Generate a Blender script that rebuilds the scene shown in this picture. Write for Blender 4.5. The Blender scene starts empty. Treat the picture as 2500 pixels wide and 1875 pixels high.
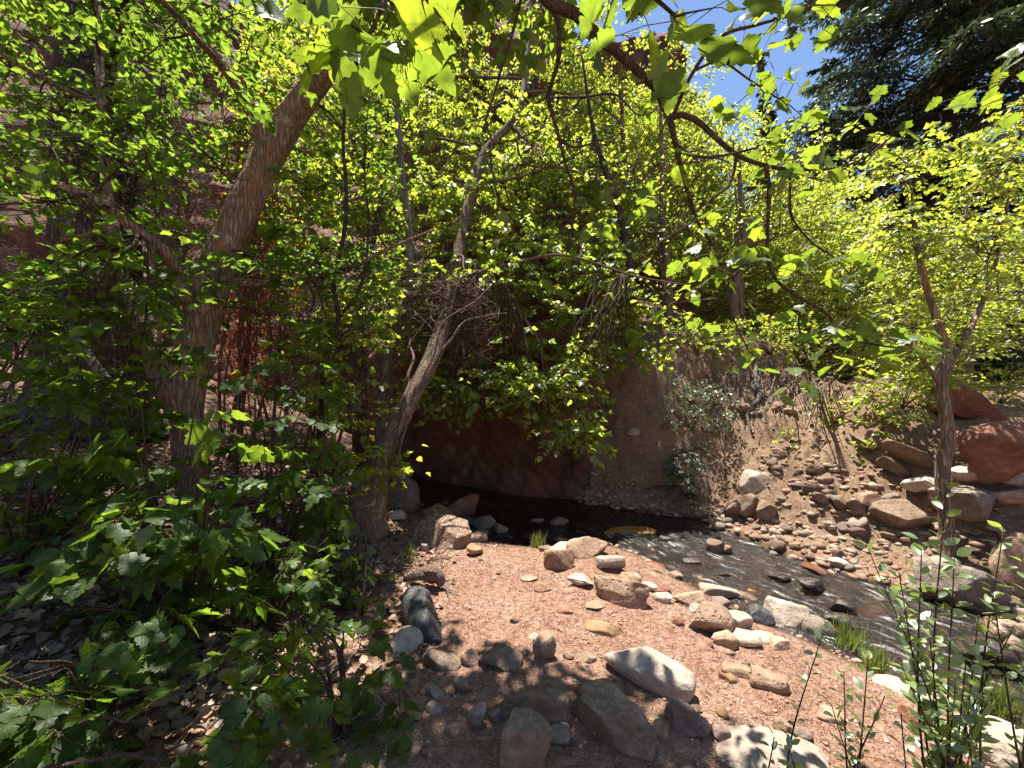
import bpy, math, random
import numpy as np
from mathutils import Matrix, Vector
rad = math.radians
rng = np.random.default_rng(7)
random.seed(7)
S = bpy.context.scene
COL = S.collection

# ------------------------------------------------------------------ camera, sky, sun, exposure
F, CX, CY, CH = 950.0, 1250.0, 937.5, 1.95          # focal length and centre in photo pixels, eye height over the water
cam = bpy.data.objects.new('camera', bpy.data.cameras.new('camera'))
COL.objects.link(cam)
cam.location = (0, 0, CH); cam.rotation_euler = (rad(90), 0, 0)
cam.data.sensor_width = 36; cam.data.lens = 36 * F / 2500
cam.data.clip_start = 0.05; cam.data.clip_end = 2000
S.camera = cam
SUN_EL, SUN_AZ = 73.0, -20.0                         # azimuth measured from straight ahead, to the right
W = bpy.data.worlds.new('World'); S.world = W; W.use_nodes = True
wn = W.node_tree.nodes; bg = wn['Background']
sky = wn.new('ShaderNodeTexSky'); sky.sky_type = 'NISHITA'; sky.sun_disc = False
sky.sun_elevation = rad(SUN_EL); sky.sun_rotation = rad(SUN_AZ)
sky.altitude = 1500; sky.air_density = 1.0; sky.dust_density = 0.3; sky.ozone_density = 2.0
W.node_tree.links.new(sky.outputs[0], bg.inputs[0]); bg.inputs[1].default_value = 0.09
sl = bpy.data.lights.new('sun', 'SUN'); sl.energy = 5.0; sl.angle = rad(0.55); sl.color = (1, 0.955, 0.88)
so = bpy.data.objects.new('sun', sl); COL.objects.link(so)
sd = Vector((math.sin(rad(SUN_AZ)) * math.cos(rad(SUN_EL)), math.cos(rad(SUN_AZ)) * math.cos(rad(SUN_EL)), math.sin(rad(SUN_EL))))
so.rotation_euler = sd.to_track_quat('Z', 'Y').to_euler(); so.location = (0, 0, 30)
SD = np.array(sd)
S.view_settings.view_transform = 'Standard'; S.view_settings.look = 'None'
S.view_settings.exposure = 1.4; S.view_settings.gamma = 1
S.render.engine = 'CYCLES'
cy = S.cycles
cy.max_bounces = 8; cy.diffuse_bounces = 4; cy.glossy_bounces = 3; cy.transmission_bounces = 6; cy.transparent_max_bounces = 8
cy.use_denoising = True
cy.sample_clamp_indirect = 6; cy.caustics_reflective = False; cy.caustics_refractive = False

# ------------------------------------------------------------------ noise
def _h(ix, iy, iz, s):
    n = (ix * 73856093) ^ (iy * 19349663) ^ (iz * 83492791) ^ (s * 2654435)
    n = n & 0xFFFFFFFF
    n = ((n ^ (n >> 16)) * 0x45d9f3b) & 0xFFFFFFFF
    n = ((n ^ (n >> 15)) * 0x2c1b3c6d) & 0xFFFFFFFF
    n = n ^ (n >> 16)
    return (n & 0xFFFFFF) / float(0xFFFFFF)
def vnoise(p, s=0):
    p = np.asarray(p, float); i = np.floor(p).astype(np.int64); f = p - i; f = f * f * (3 - 2 * f)
    r = 0
    for dx in (0, 1):
        wx = f[..., 0] if dx else 1 - f[..., 0]
        for dy in (0, 1):
            wy = f[..., 1] if dy else 1 - f[..., 1]
            for dz in (0, 1):
                wz = f[..., 2] if dz else 1 - f[..., 2]
                r = r + wx * wy * wz * _h(i[..., 0] + dx, i[..., 1] + dy, i[..., 2] + dz, s)
    return r * 2 - 1
def fbm(p, o=4, s=0, g=0.5):
    a, t, r = 1.0, 0.0, 0
    p = np.asarray(p, float)
    for k in range(o):
        r = r + a * vnoise(p, s + k * 17); t += a; a *= g; p = p * 2.03 + 11.3
    return r / t
def nrm(v):
    return v / np.maximum(np.linalg.norm(v, axis=-1, keepdims=True), 1e-9)
def sstep(a, b, x):
    t = np.clip((x - a) / (b - a), 0, 1); return t * t * (3 - 2 * t)

# ------------------------------------------------------------------ object helpers
def mesh_np(name, V, Q, mat=None, smooth=True, attrs=None, mats=None):
    """V (n,3), Q (m,k) faces of one size, or a list of such arrays."""
    if not isinstance(Q, (list, tuple)): Q = [Q]
    me = bpy.data.meshes.new(name)
    V = np.ascontiguousarray(V, dtype=np.float32)
    me.vertices.add(len(V)); me.vertices.foreach_set('co', V.ravel())
    loops = np.concatenate([q.ravel() for q in Q]).astype(np.int32)
    cnt = np.concatenate([np.full(len(q), q.shape[1], np.int32) for q in Q])
    st = np.concatenate([[0], np.cumsum(cnt)[:-1]]).astype(np.int32)
    me.loops.add(len(loops)); me.loops.foreach_set('vertex_index', loops)
    me.polygons.add(len(cnt)); me.polygons.foreach_set('loop_start', st); me.polygons.foreach_set('loop_total', cnt)
    if smooth: me.polygons.foreach_set('use_smooth', np.ones(len(cnt), bool))
    me.update(calc_edges=True)
    for k, a in (attrs or {}).items():
        a = np.asarray(a, np.float32)
        if a.ndim == 1:
            at = me.attributes.new(k, 'FLOAT', 'POINT'); at.data.foreach_set('value', a)
        else:
            at = me.attributes.new(k, 'FLOAT_VECTOR', 'POINT'); at.data.foreach_set('vector', a.ravel())
    for m in ([mat] if mat else []) + (mats or []): me.materials.append(m)
    return me
def link(name, me, parent=None, loc=None, label=None, cat=None, group=None, kind=None):
    o = bpy.data.objects.new(name, me); COL.objects.link(o)
    if parent is not None: o.parent = parent
    if loc is not None: o.location = loc
    if label: o['label'] = label
    if cat: o['category'] = cat
    if group: o['group'] = group
    if kind: o['kind'] = kind
    return o
def thing(name, label, cat, loc=(0, 0, 0), group=None):
    o = link(name, None, loc=loc, label=label, cat=cat, group=group); o.empty_display_size = 0.2
    return o
def PX(px, py, Y):
    px, py, Y = np.broadcast_arrays(np.asarray(px, float), np.asarray(py, float), np.asarray(Y, float))
    return np.stack([(px - CX) / F * Y, Y, CH - (py - CY) / F * Y], -1)

# ------------------------------------------------------------------ materials
class N:
    def __init__(s, name):
        s.m = bpy.data.materials.new(name); s.m.use_nodes = True; s.t = s.m.node_tree; s.t.nodes.clear()
        s.out = s.t.nodes.new('ShaderNodeOutputMaterial')
    def n(s, typ, **kw):
        nd = s.t.nodes.new('ShaderNode' + typ)
        for k, v in kw.items():
            if k.startswith('i_'):
                key = k[2:]
                s.set(nd.inputs[int(key)] if key.isdigit() else nd.inputs[key.replace('_', ' ')], v)
            else: setattr(nd, k, v)
        return nd
    def set(s, sock, v):
        if hasattr(v, 'is_output') or isinstance(v, bpy.types.NodeSocket): s.t.links.new(v, sock)
        elif isinstance(v, tuple) and len(v) == 3 and sock.type == 'RGBA': sock.default_value = (*v, 1)
        else: sock.default_value = v
    def co(s): return s.n('TexCoord').outputs['Object']
    def geo(s): return s.n('NewGeometry').outputs['Position']
    def mapd(s, v, scale=(1, 1, 1), rot=(0, 0, 0)):
        return s.n('Mapping', i_Vector=v, i_Scale=scale, i_Rotation=rot).outputs[0]
    def noise(s, v, sc, det=5, rough=0.55, dist=0.0):
        return s.n('TexNoise', i_Vector=v, i_Scale=sc, i_Detail=det, i_Roughness=rough, i_Distortion=dist).outputs[0]
    def vor(s, v, sc, feat='F1', out=0):
        return s.n('TexVoronoi', i_Vector=v, i_Scale=sc, feature=feat).outputs[out]
    def ramp(s, f, *st):
        r = s.n('ValToRGB'); s.set(r.inputs[0], f); e = r.color_ramp.elements
        while len(e) < len(st): e.new(0.5)
        for k, (p, c) in enumerate(st):
            e[k].position = p; e[k].color = (*c, 1) if isinstance(c, tuple) else (c, c, c, 1)
        return r.outputs[0]
    def mix(s, f, a, b, mode='MIX'):
        m = s.n('Mix', data_type='RGBA', blend_type=mode)
        s.set(m.inputs[0], f); s.set(m.inputs[6], a); s.set(m.inputs[7], b); return m.outputs[2]
    def math(s, op, a, b=0.0, c=0.0):
        m = s.n('Math', operation=op); s.set(m.inputs[0], a); s.set(m.inputs[1], b); s.set(m.inputs[2], c); return m.outputs[0]
    def attr(s, name): return s.n('Attribute', attribute_name=name).outputs['Fac']
    def attrv(s, name): return s.n('Attribute', attribute_name=name).outputs['Vector']
    def bump(s, h, st=0.5, d=0.02, nrm=None):
        b = s.n('Bump', i_Strength=st, i_Distance=d, i_Height=h)
        if nrm is not None: s.set(b.inputs['Normal'], nrm)
        return b.outputs[0]
    def bsdf(s, col, rough=0.8, normal=None, spec=0.3, **kw):
        p = s.n('BsdfPrincipled'); s.set(p.inputs['Base Color'], col); s.set(p.inputs['Roughness'], rough)
        s.set(p.inputs['Specular IOR Level'], spec)
        if normal is not None: s.set(p.inputs['Normal'], normal)
        s.t.links.new(p.outputs[0], s.out.inputs[0]); return p
    def orand(s): return s.n('ObjectInfo').outputs['Random']

def rock_mat(name, c1, c2, c3, speck=0.0, strata=0.0, rough=0.85, pits=0.0, wet=False):
    g = N(name); v = g.co(); r = g.orand()
    v2 = g.n('VectorMath', operation='ADD', i_0=v, i_1=g.n('CombineXYZ', i_0=g.math('MULTIPLY', r, 37.0), i_1=g.math('MULTIPLY', r, 11.0)).outputs[0]).outputs[0]
    a = g.noise(v2, 5, 6, 0.6); b = g.noise(v2, 22, 5, 0.65); c = g.noise(v2, 90, 3, 0.6)
    col = g.ramp(a, (0.32, c1), (0.55, c2), (0.72, c3))
    col = g.mix(g.ramp(b, (0.38, 0.55), (0.62, 0.0)), col, tuple(x * 0.55 for x in c1))
    col = g.mix(0.3, col, g.mix(1.0, col, g.ramp(c, (0.3, 0.35), (0.7, 1.3)), 'MULTIPLY'))
    if strata:
        w = g.n('TexWave', i_Vector=g.mapd(v2, (1, 1, 3.0), (0.4, 0.3, 0)), i_Scale=5.0, i_Distortion=5.0, i_Detail=3.0).outputs[0]
        col = g.mix(g.math('MULTIPLY', w, strata), col, tuple(x * 0.5 for x in c1))
    if speck:
        sp = g.ramp(g.noise(v2, 55, 2, 0.7), (0.56, 0.0), (0.62, 1.0))
        nz = g.n('SeparateXYZ', i_0=g.n('NewGeometry').outputs['Normal']).outputs[2]
        sp = g.math('MULTIPLY', sp, g.ramp(g.math('ADD', nz, g.math('MULTIPLY', a, 0.5)), (0.2, 0.25), (0.9, 1.0)))
        col = g.mix(g.math('MULTIPLY', sp, speck), col, (0.52, 0.47, 0.42))
    tint = g.math('MULTIPLY_ADD', r, 0.35, 0.82)
    col = g.mix(1.0, col, g.n('CombineColor', i_0=tint, i_1=tint, i_2=tint).outputs[0], 'MULTIPLY')
    h = g.math('ADD', g.math('MULTIPLY', b, 0.6), g.math('MULTIPLY', c, 0.25))
    if pits:
        pv = g.ramp(g.vor(v2, 28), (0.1, 0.0), (0.35, 1.0))
        h = g.math('ADD', h, g.math('MULTIPLY', pv, pits))
    g.bsdf(col, 0.25 if wet else rough, g.bump(h, 0.7, 0.03), 0.5 if wet else 0.25)
    return g.m
RM = dict(
    tan=rock_mat('rock_tan', (0.30, 0.18, 0.11), (0.42, 0.27, 0.17), (0.52, 0.38, 0.27), 0.25),
    pale=rock_mat('rock_pale', (0.40, 0.30, 0.22), (0.50, 0.40, 0.31), (0.58, 0.50, 0.42), 0.2),
    red=rock_mat('rock_red', (0.22, 0.085, 0.05), (0.33, 0.15, 0.09), (0.42, 0.23, 0.15), 0.1),
    orange=rock_mat('rock_orange', (0.26, 0.14, 0.07), (0.38, 0.22, 0.11), (0.46, 0.30, 0.18), 0.1),
    brown=rock_mat('rock_brown', (0.19, 0.12, 0.075), (0.28, 0.19, 0.125), (0.37, 0.27, 0.19), 0.2),
    grey=rock_mat('rock_grey', (0.21, 0.155, 0.115), (0.31, 0.24, 0.185), (0.42, 0.345, 0.275), 0.2),
    dark=rock_mat('rock_dark', (0.055, 0.052, 0.05), (0.085, 0.08, 0.078), (0.13, 0.125, 0.12), 0.15, rough=0.6),
    purple=rock_mat('rock_purple', (0.18, 0.115, 0.09), (0.27, 0.185, 0.145), (0.37, 0.27, 0.22), 0.2),
    white=rock_mat('rock_white', (0.38, 0.31, 0.24), (0.50, 0.43, 0.35), (0.62, 0.55, 0.47), 0.3),
    speck=rock_mat('rock_speckled', (0.20, 0.11, 0.065), (0.30, 0.17, 0.10), (0.36, 0.22, 0.14), 1.0),
    pitted=rock_mat('rock_pitted', (0.28, 0.17, 0.11), (0.40, 0.26, 0.17), (0.50, 0.36, 0.26), 0.15, pits=0.8),
    strata=rock_mat('rock_layered', (0.28, 0.16, 0.10), (0.40, 0.25, 0.16), (0.50, 0.36, 0.26), 0.15, strata=0.5),
    wet=rock_mat('rock_wet', (0.035, 0.024, 0.018), (0.07, 0.048, 0.034), (0.12, 0.085, 0.06), 0.1, wet=True),
    amber=rock_mat('rock_amber_wet', (0.30, 0.12, 0.025), (0.42, 0.19, 0.035), (0.50, 0.27, 0.07), 0.05, wet=True),
    wetred=rock_mat('rock_red_wet', (0.22, 0.07, 0.035), (0.32, 0.12, 0.06), (0.40, 0.18, 0.10), 0.05, wet=True),
)

def bark_mat(name, c1, c2, c3, sc=1.0, patch=None):
    g = N(name); v = g.geo()
    vv = g.mapd(v, (9 * sc, 9 * sc, 2.2 * sc)); a = g.noise(vv, 3, 6, 0.65, 0.6); b = g.noise(v, 30 * sc, 4, 0.6)
    crack = g.ramp(g.vor(g.n('VectorMath', operation='ADD', i_0=g.mapd(v, (30 * sc, 30 * sc, 4 * sc)), i_1=g.n('TexNoise', i_Vector=v, i_Scale=9.0, i_Detail=3.0).outputs[1]).outputs[0], 1.0, 'DISTANCE_TO_EDGE'), (0.0, 0.0), (0.22, 1.0))
    col = g.ramp(a, (0.3, c1), (0.52, c2), (0.72, c3))
    col = g.mix(g.math('MULTIPLY', g.math('SUBTRACT', 1.0, crack), 0.4), col, tuple(x * 0.35 for x in c1))
    if patch:
        pf = g.ramp(g.noise(g.mapd(v, (4, 4, 2)), 1.3, 5, 0.65), (0.55, 0.0), (0.60, 1.0)); col = g.mix(g.math('MULTIPLY', pf, 0.8), col, patch)
    lich = g.ramp(g.noise(v, 7, 6, 0.7), (0.56, 0.0), (0.66, 1.0)); col = g.mix(g.math('MULTIPLY', lich, 0.45), col, tuple(min(1, x * 1.5 + .05) for x in c3))
    big = g.noise(v, 2.2, 4, 0.6); col = g.mix(0.6, col, g.mix(1.0, col, g.ramp(big, (0.3, 0.5), (0.7, 1.35)), 'MULTIPLY'))
    g.bsdf(col, 0.9, g.bump(g.math('ADD', g.math('MULTIPLY', crack, 1.2), g.math('ADD', a, g.math('MULTIPLY', b, 0.4))), 0.8, 0.02), 0.15)
    return g.m
BARK = bark_mat('bark_grey_brown', (0.17, 0.12, 0.08), (0.30, 0.22, 0.155), (0.42, 0.33, 0.24), 1.0, (0.34, 0.19, 0.10))
BARK2 = bark_mat('bark_ridged', (0.14, 0.10, 0.065), (0.25, 0.185, 0.13), (0.38, 0.30, 0.21), 1.7)
BARK3 = bark_mat('bark_old_dark', (0.045, 0.034, 0.028), (0.10, 0.078, 0.062), (0.17, 0.135, 0.11), 0.8)
BARKP = bark_mat('bark_pale_lichen', (0.17, 0.145, 0.12), (0.30, 0.265, 0.22), (0.44, 0.41, 0.35), 2.0)
TWIG = bark_mat('twig_bark', (0.09, 0.06, 0.04), (0.16, 0.11, 0.075), (0.25, 0.185, 0.13), 3.0)
DEAD = bark_mat('dead_twig', (0.20, 0.125, 0.095), (0.32, 0.215, 0.17), (0.46, 0.36, 0.31), 3.0)

def leaf_mat(name, c, ct, var=0.35, tr=0.55, gloss=0.06, rough=0.45, veins=False):
    """thin leaf: diffuse face, light passing through, a weak sheen"""
    g = N(name)
    r = g.math('FRACT', g.math('ADD', g.attr('rnd'), g.orand()))
    def vary(col):
        d = tuple(x * (1 - var) for x in col); l = (min(1, col[0] * (1 + var * 1.3)), min(1, col[1] * (1 + var * 0.7)), col[2] * (1 + var * 0.2))
        return g.ramp(r, (0.0, d), (0.5, col), (1.0, l))
    cd, cc = vary(c), vary(ct)
    nm = None
    if veins:
        uv = g.attrv('leafuv'); sp = g.n('SeparateXYZ', i_0=uv); x, y = sp.outputs[0], sp.outputs[1]
        ay = g.math('ABSOLUTE', y)
        mid = g.ramp(ay, (0.008, 1.0), (0.03, 0.0))
        sv = g.math('ABSOLUTE', g.math('SINE', g.math('MULTIPLY', g.math('SUBTRACT', x, g.math('MULTIPLY', ay, 0.75)), 24.0)))
        side = g.ramp(sv, (0.0, 1.0), (0.16, 0.0))
        vein = g.math('MAXIMUM', mid, g.math('MULTIPLY', side, 0.6))
        cd = g.mix(g.math('MULTIPLY', vein, 0.45), cd, tuple(min(1, k * 1.9) for k in c))
        cc = g.mix(g.math('MULTIPLY', vein, 0.5), cc, tuple(k * 0.6 for k in ct))
        hn = g.noise(g.geo(), 60, 3, 0.6)
        nm = g.bump(g.math('ADD', g.math('MULTIPLY', vein, -0.5), g.math('MULTIPLY', hn, 0.5)), 0.5, 0.006)
        blot = g.ramp(g.noise(g.geo(), 25, 4, 0.6), (0.35, 0.7), (0.65, 1.15))
        spot = g.ramp(g.noise(g.geo(), 70, 3, 0.6), (0.68, 0.0), (0.72, 1.0)); cd = g.mix(g.math('MULTIPLY', spot, 0.7), cd, (0.14, 0.08, 0.03)); cc = g.mix(g.math('MULTIPLY', spot, 0.7), cc, (0.20, 0.10, 0.03))
        cd = g.mix(1.0, cd, blot, 'MULTIPLY'); cc = g.mix(1.0, cc, blot, 'MULTIPLY')
    d = g.n('BsdfDiffuse', i_Color=cd); t = g.n('BsdfTranslucent', i_Color=cc); gl = g.n('BsdfGlossy', i_Color=(0.9, 0.95, 0.9), i_Roughness=rough)
    if nm is not None:
        for q in (d, gl): g.set(q.inputs['Normal'], nm)
    m1 = g.n('MixShader', i_0=tr); g.set(m1.inputs[1], d.outputs[0]); g.set(m1.inputs[2], t.outputs[0])
    m2 = g.n('MixShader', i_0=gloss); g.set(m2.inputs[1], m1.outputs[0]); g.set(m2.inputs[2], gl.outputs[0])
    g.t.links.new(m2.outputs[0], g.out.inputs[0]); return g.m
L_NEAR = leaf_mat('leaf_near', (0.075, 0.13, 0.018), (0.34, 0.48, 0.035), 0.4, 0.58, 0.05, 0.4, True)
L_DARK = leaf_mat('leaf_shade', (0.055, 0.105, 0.014), (0.30, 0.48, 0.04), 0.35, 0.55, 0.02, 0.45, True)  # darker copy of the maple leaf; shade on the left foliage put into its colour
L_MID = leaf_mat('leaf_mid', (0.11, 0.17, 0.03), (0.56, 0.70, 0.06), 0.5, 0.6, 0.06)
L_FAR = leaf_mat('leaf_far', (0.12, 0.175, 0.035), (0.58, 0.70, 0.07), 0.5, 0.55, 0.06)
L_BLUE = leaf_mat('leaf_willow', (0.16, 0.25, 0.08), (0.40, 0.55, 0.09), 0.3, 0.45, 0.10, 0.4)
L_SILV = leaf_mat('leaf_silvery', (0.17, 0.22, 0.12), (0.20, 0.30, 0.08), 0.35, 0.35, 0.10, 0.45)
L_FIR = leaf_mat('fir_needles', (0.055, 0.085, 0.045), (0.07, 0.12, 0.04), 0.4, 0.25, 0.08, 0.45)
L_FIRL = leaf_mat('fir_needles_light', (0.085, 0.13, 0.06), (0.12, 0.20, 0.06), 0.4, 0.3, 0.08, 0.45)
L_RUST = leaf_mat('dead_needles', (0.26, 0.085, 0.04), (0.34, 0.11, 0.04), 0.35, 0.35, 0.03)
L_DRY = leaf_mat('dry_leaf', (0.28, 0.19, 0.13), (0.25, 0.15, 0.08), 0.5, 0.2, 0.03)
L_GRASS = leaf_mat('grass_blade', (0.14, 0.19, 0.04), (0.30, 0.40, 0.06), 0.4, 0.45, 0.06)
L_CAT = leaf_mat('catkin', (0.26, 0.24, 0.08), (0.34, 0.30, 0.10), 0.3, 0.4, 0.02)

# ------------------------------------------------------------------ the lie of the land (metres; water level z = 0)
NEAR = np.array([(-3.2, 8.6), (-2.45, 7.6), (-2.1, 6.9), (-1.3, 5.9), (-.66, 5.25), (-.2, 4.8), (.38, 4.62), (.9, 4.78), (1.17, 4.75), (1.46, 4.45), (1.62, 4.0),
                 (1.86, 3.6), (2.14, 3.12), (2.32, 2.9), (2.5, 2.63), (2.73, 2.36), (2.85, 2.17), (3.0, 1.2), (3.1, -1), (3.2, -9)])
FAR = np.array([(5.0, -9), (4.9, -1), (4.6, 1.5), (4.3, 2.6), (4.0, 3.2), (3.68, 3.68), (3.37, 4.0), (3.07, 4.49), (2.88, 4.97), (2.7, 5.25), (2.75, 5.62),
                (2.14, 5.8), (1.6, 6.1), (1.03, 6.5)])
WALL = np.array([(1.03, 6.5), (0.9, 7.3), (-.4, 8.0), (-2.2, 9.3), (-3.2, 8.6)])
POLY = np.concatenate([NEAR, FAR, WALL[1:-1]])
def pdist(P, L):
    d = np.full(len(P), 1e9)
    for a, b in zip(L[:-1], L[1:]):
        ab = b - a; t = np.clip(((P - a) @ ab) / (ab @ ab), 0, 1)
        d = np.minimum(d, np.hypot(*(P - (a + t[:, None] * ab)).T))
    return d
def inside(P, L):
    c = np.zeros(len(P), bool); x, y = P[:, 0], P[:, 1]; j = len(L) - 1
    for i in range(len(L)):
        xi, yi = L[i]; xj, yj = L[j]
        m = ((yi > y) != (yj > y)) & (x < (xj - xi) * (y - yi) / (yj - yi + 1e-12) + xi); c ^= m; j = i
    return c
def smin(a, b, k):
    h = np.clip(0.5 + 0.5 * (b - a) / k, 0, 1); return b * (1 - h) + a * h - k * h * (1 - h)
def terrain(P, full=False):
    P = np.asarray(P, float).reshape(-1, 2); x, y = P[:, 0], P[:, 1]
    ins = inside(P, POLY); dn, df, dw = pdist(P, NEAR), pdist(P, FAR), pdist(P, WALL)
    p3 = np.stack([x, y, np.zeros_like(x)], -1)
    n1 = fbm(p3 * 0.7, 3, 5); n2 = fbm(p3 * 3.0, 3, 9); n3 = fbm(p3 * 11, 3, 14)
    # near bank: gravel beach, then a littered slope on the left
    zn = 0.30 * (1 - np.exp(-dn / 1.1)) + 0.16 * np.maximum(0, -x - 0.9) + 0.16 * np.maximum(0, -x - 4.2) + 0.05 * np.maximum(0, dn - 2.5)
    zn = zn + sstep(0, 0.6, dn) * (0.05 * n1 + 0.035 * n2 + 0.012 * n3) + 0.006 * n3
    zn = np.minimum(zn, 9)
    # far bank: cobble shelf, then the slumped slope
    xs = np.array([0, 2.4, 3.2, 4.2, 5.0, 6.0, 7.0, 9.0])
    tan = np.interp(x, xs, [1.6, 1.6, 1.55, 1.4, 1.15, 0.66, 0.25, 0.14])
    wid = np.interp(x, [0, 2.2, 2.9, 3.6, 4.6], [0.25, 0.30, 0.32, 0.55, 0.8])
    cap = np.interp(x, [0, 5.6, 6.8, 7.8, 9.0, 12, 30], [3.05, 2.95, 2.3, 1.5, 1.0, 1.1, 3.0]) + 0.15 * np.maximum(0, y - 8.5) + 0.35 * np.maximum(0, y - 11.5)
    zf = 0.16 * np.minimum(df, wid) / wid + tan * np.maximum(0, df - wid) * (1 + 0.12 * n1)
    zf = smin(zf, cap, 0.35)
    zf = zf + sstep(0.05, 0.8, df) * (0.15 * n1 + 0.13 * n2 + 0.075 * n3) + 0.008 * n3
    zb = -0.04 - 0.20 * (1 - np.exp(-np.minimum(np.minimum(dn, df), dw) / 0.35)) + 0.03 * n2 + 0.015 * n3
    far = ((df <= dn) & (df <= dw)) | ((dw < dn) & (x > 0.9 - 0.1 * (y - 6.5)) & (y > 6)); wal = (dw < dn) & (dw < df) & ~far
    z = np.where(ins, zb, np.where(far, zf, np.where(wal, -0.25, zn)))
    # far hills rise out of sight
    z = z + 0.22 * np.maximum(0, np.hypot(x, y) - 26)
    if full: return z, ins, far, wal, dn, df
    return z
def tz(x, y): return float(terrain([(x, y)])[0])
def GP(px, py):
    """ground point seen at a photo pixel"""
    Y = np.concatenate([np.arange(0.8, 12, 0.015), np.arange(12, 40, 0.1)])
    p = PX(px, py, Y); hit = np.nonzero(p[:, 2] < np.maximum(terrain(p[:, :2]), -0.03))[0]
    return p[hit[0]] if len(hit) else p[-1]

def axis(lo, hi, a, b, st, grow=1.12):
    core = list(np.arange(a, b + 1e-6, st)); s = st; v = core[-1]; r = []
    while v < hi: s = min(s * grow, 40); v += s; r.append(v)
    s = st; v = core[0]; l = []
    while v > lo: s = min(s * grow, 40); v -= s; l.append(v)
    return np.array(l[::-1] + core + r)
ax, ay = axis(-400, 400, -4.0, 7.0, 0.056), axis(-60, 500, 1.2, 9.0, 0.056)
gx, gy = np.meshgrid(ax, ay); G = np.stack([gx.ravel(), gy.ravel()], -1)
gz, g_in, g_far, g_wal, g_dn, g_df = terrain(G, True)
nx, ny = len(ax), len(ay)
ii = (np.arange(ny - 1)[:, None] * nx + np.arange(nx - 1)[None]).ravel()
Qg = np.stack([ii, ii + 1, ii + nx + 1, ii + nx], -1)
n_l = fbm(np.stack([G[:, 0], G[:, 1], 0 * G[:, 0]], -1) * 1.1, 3, 31)
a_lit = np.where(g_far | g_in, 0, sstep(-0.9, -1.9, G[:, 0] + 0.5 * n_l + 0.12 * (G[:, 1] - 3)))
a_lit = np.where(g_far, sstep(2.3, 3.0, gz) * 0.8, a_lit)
a_bank = np.where(g_far, sstep(0.1, 0.5, g_df), 0.0)
a_wet = np.where(g_in, 1.0, 1 - sstep(0.0, 0.16, np.minimum(g_dn, g_df) + 0.05 * n_l))
g = N('ground'); v = g.geo()
a, b, c = g.noise(v, 1.6, 5, 0.6), g.noise(v, 14, 5, 0.65), g.noise(v, 70, 4, 0.7)
vd = g.n('VectorMath', operation='MULTIPLY_ADD', i_0=g.n('TexNoise', i_Vector=v, i_Scale=13.0, i_Detail=5.0, i_Roughness=0.7).outputs[1], i_1=(0.14, 0.14, 0.14), i_2=v).outputs[0]
chips = g.vor(g.mapd(vd, (52, 80, 52), (0, 0, 0.5)), 1.0, 'F1', 1); ch = g.vor(g.mapd(vd, (52, 80, 52), (0, 0, 0.5)), 1.0)
cv = g.n('SeparateColor', i_0=chips).outputs[0]
beach = g.ramp(g.math('ADD', g.math('MULTIPLY', a, 0.45), g.math('MULTIPLY', b, 0.55)), (0.33, (0.36, 0.195, 0.125)), (0.5, (0.47, 0.275, 0.185)), (0.66, (0.55, 0.385, 0.28)))
beach = g.mix(0.75, beach, g.mix(1.0, beach, g.ramp(cv, (0.0, (0.50, 0.40, 0.36)), (0.5, (0.95, 0.9, 0.88)), (1.0, (1.35, 1.4, 1.45))), 'MULTIPLY'))
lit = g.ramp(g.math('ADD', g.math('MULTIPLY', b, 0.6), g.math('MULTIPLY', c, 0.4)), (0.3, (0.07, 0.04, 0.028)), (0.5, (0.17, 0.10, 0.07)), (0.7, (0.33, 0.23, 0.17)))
bank = g.ramp(g.math('ADD', g.math('MULTIPLY', a, 0.4), g.math('MULTIPLY', b, 0.6)), (0.3, (0.25, 0.14, 0.085)), (0.5, (0.40, 0.26, 0.165)), (0.68, (0.52, 0.385, 0.27)))
bank = g.mix(0.6, bank, g.mix(1.0, bank, g.ramp(cv, (0.0, 0.5), (1.0, 1.3)), 'MULTIPLY'))
bed = g.ramp(b, (0.3, (0.05, 0.032, 0.02)), (0.55, (0.12, 0.075, 0.042)), (0.75, (0.24, 0.145, 0.07)))
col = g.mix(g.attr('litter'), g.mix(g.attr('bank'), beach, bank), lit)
col = g.mix(g.attr('wet'), col, bed)
hh = g.math('ADD', g.math('MULTIPLY', ch, g.math('MULTIPLY_ADD', g.attr('litter'), 0.5, -0.6)), g.math('ADD', g.math('MULTIPLY', b, 0.8), g.math('MULTIPLY', c, 0.5)))
g.bsdf(col, 0.9, g.bump(hh, 0.9, 0.04), 0.15)
ground = link('ground', mesh_np('ground', np.column_stack([G, gz]), Qg, g.m, True, dict(litter=a_lit, bank=a_bank, wet=a_wet)), kind='structure')

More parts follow.
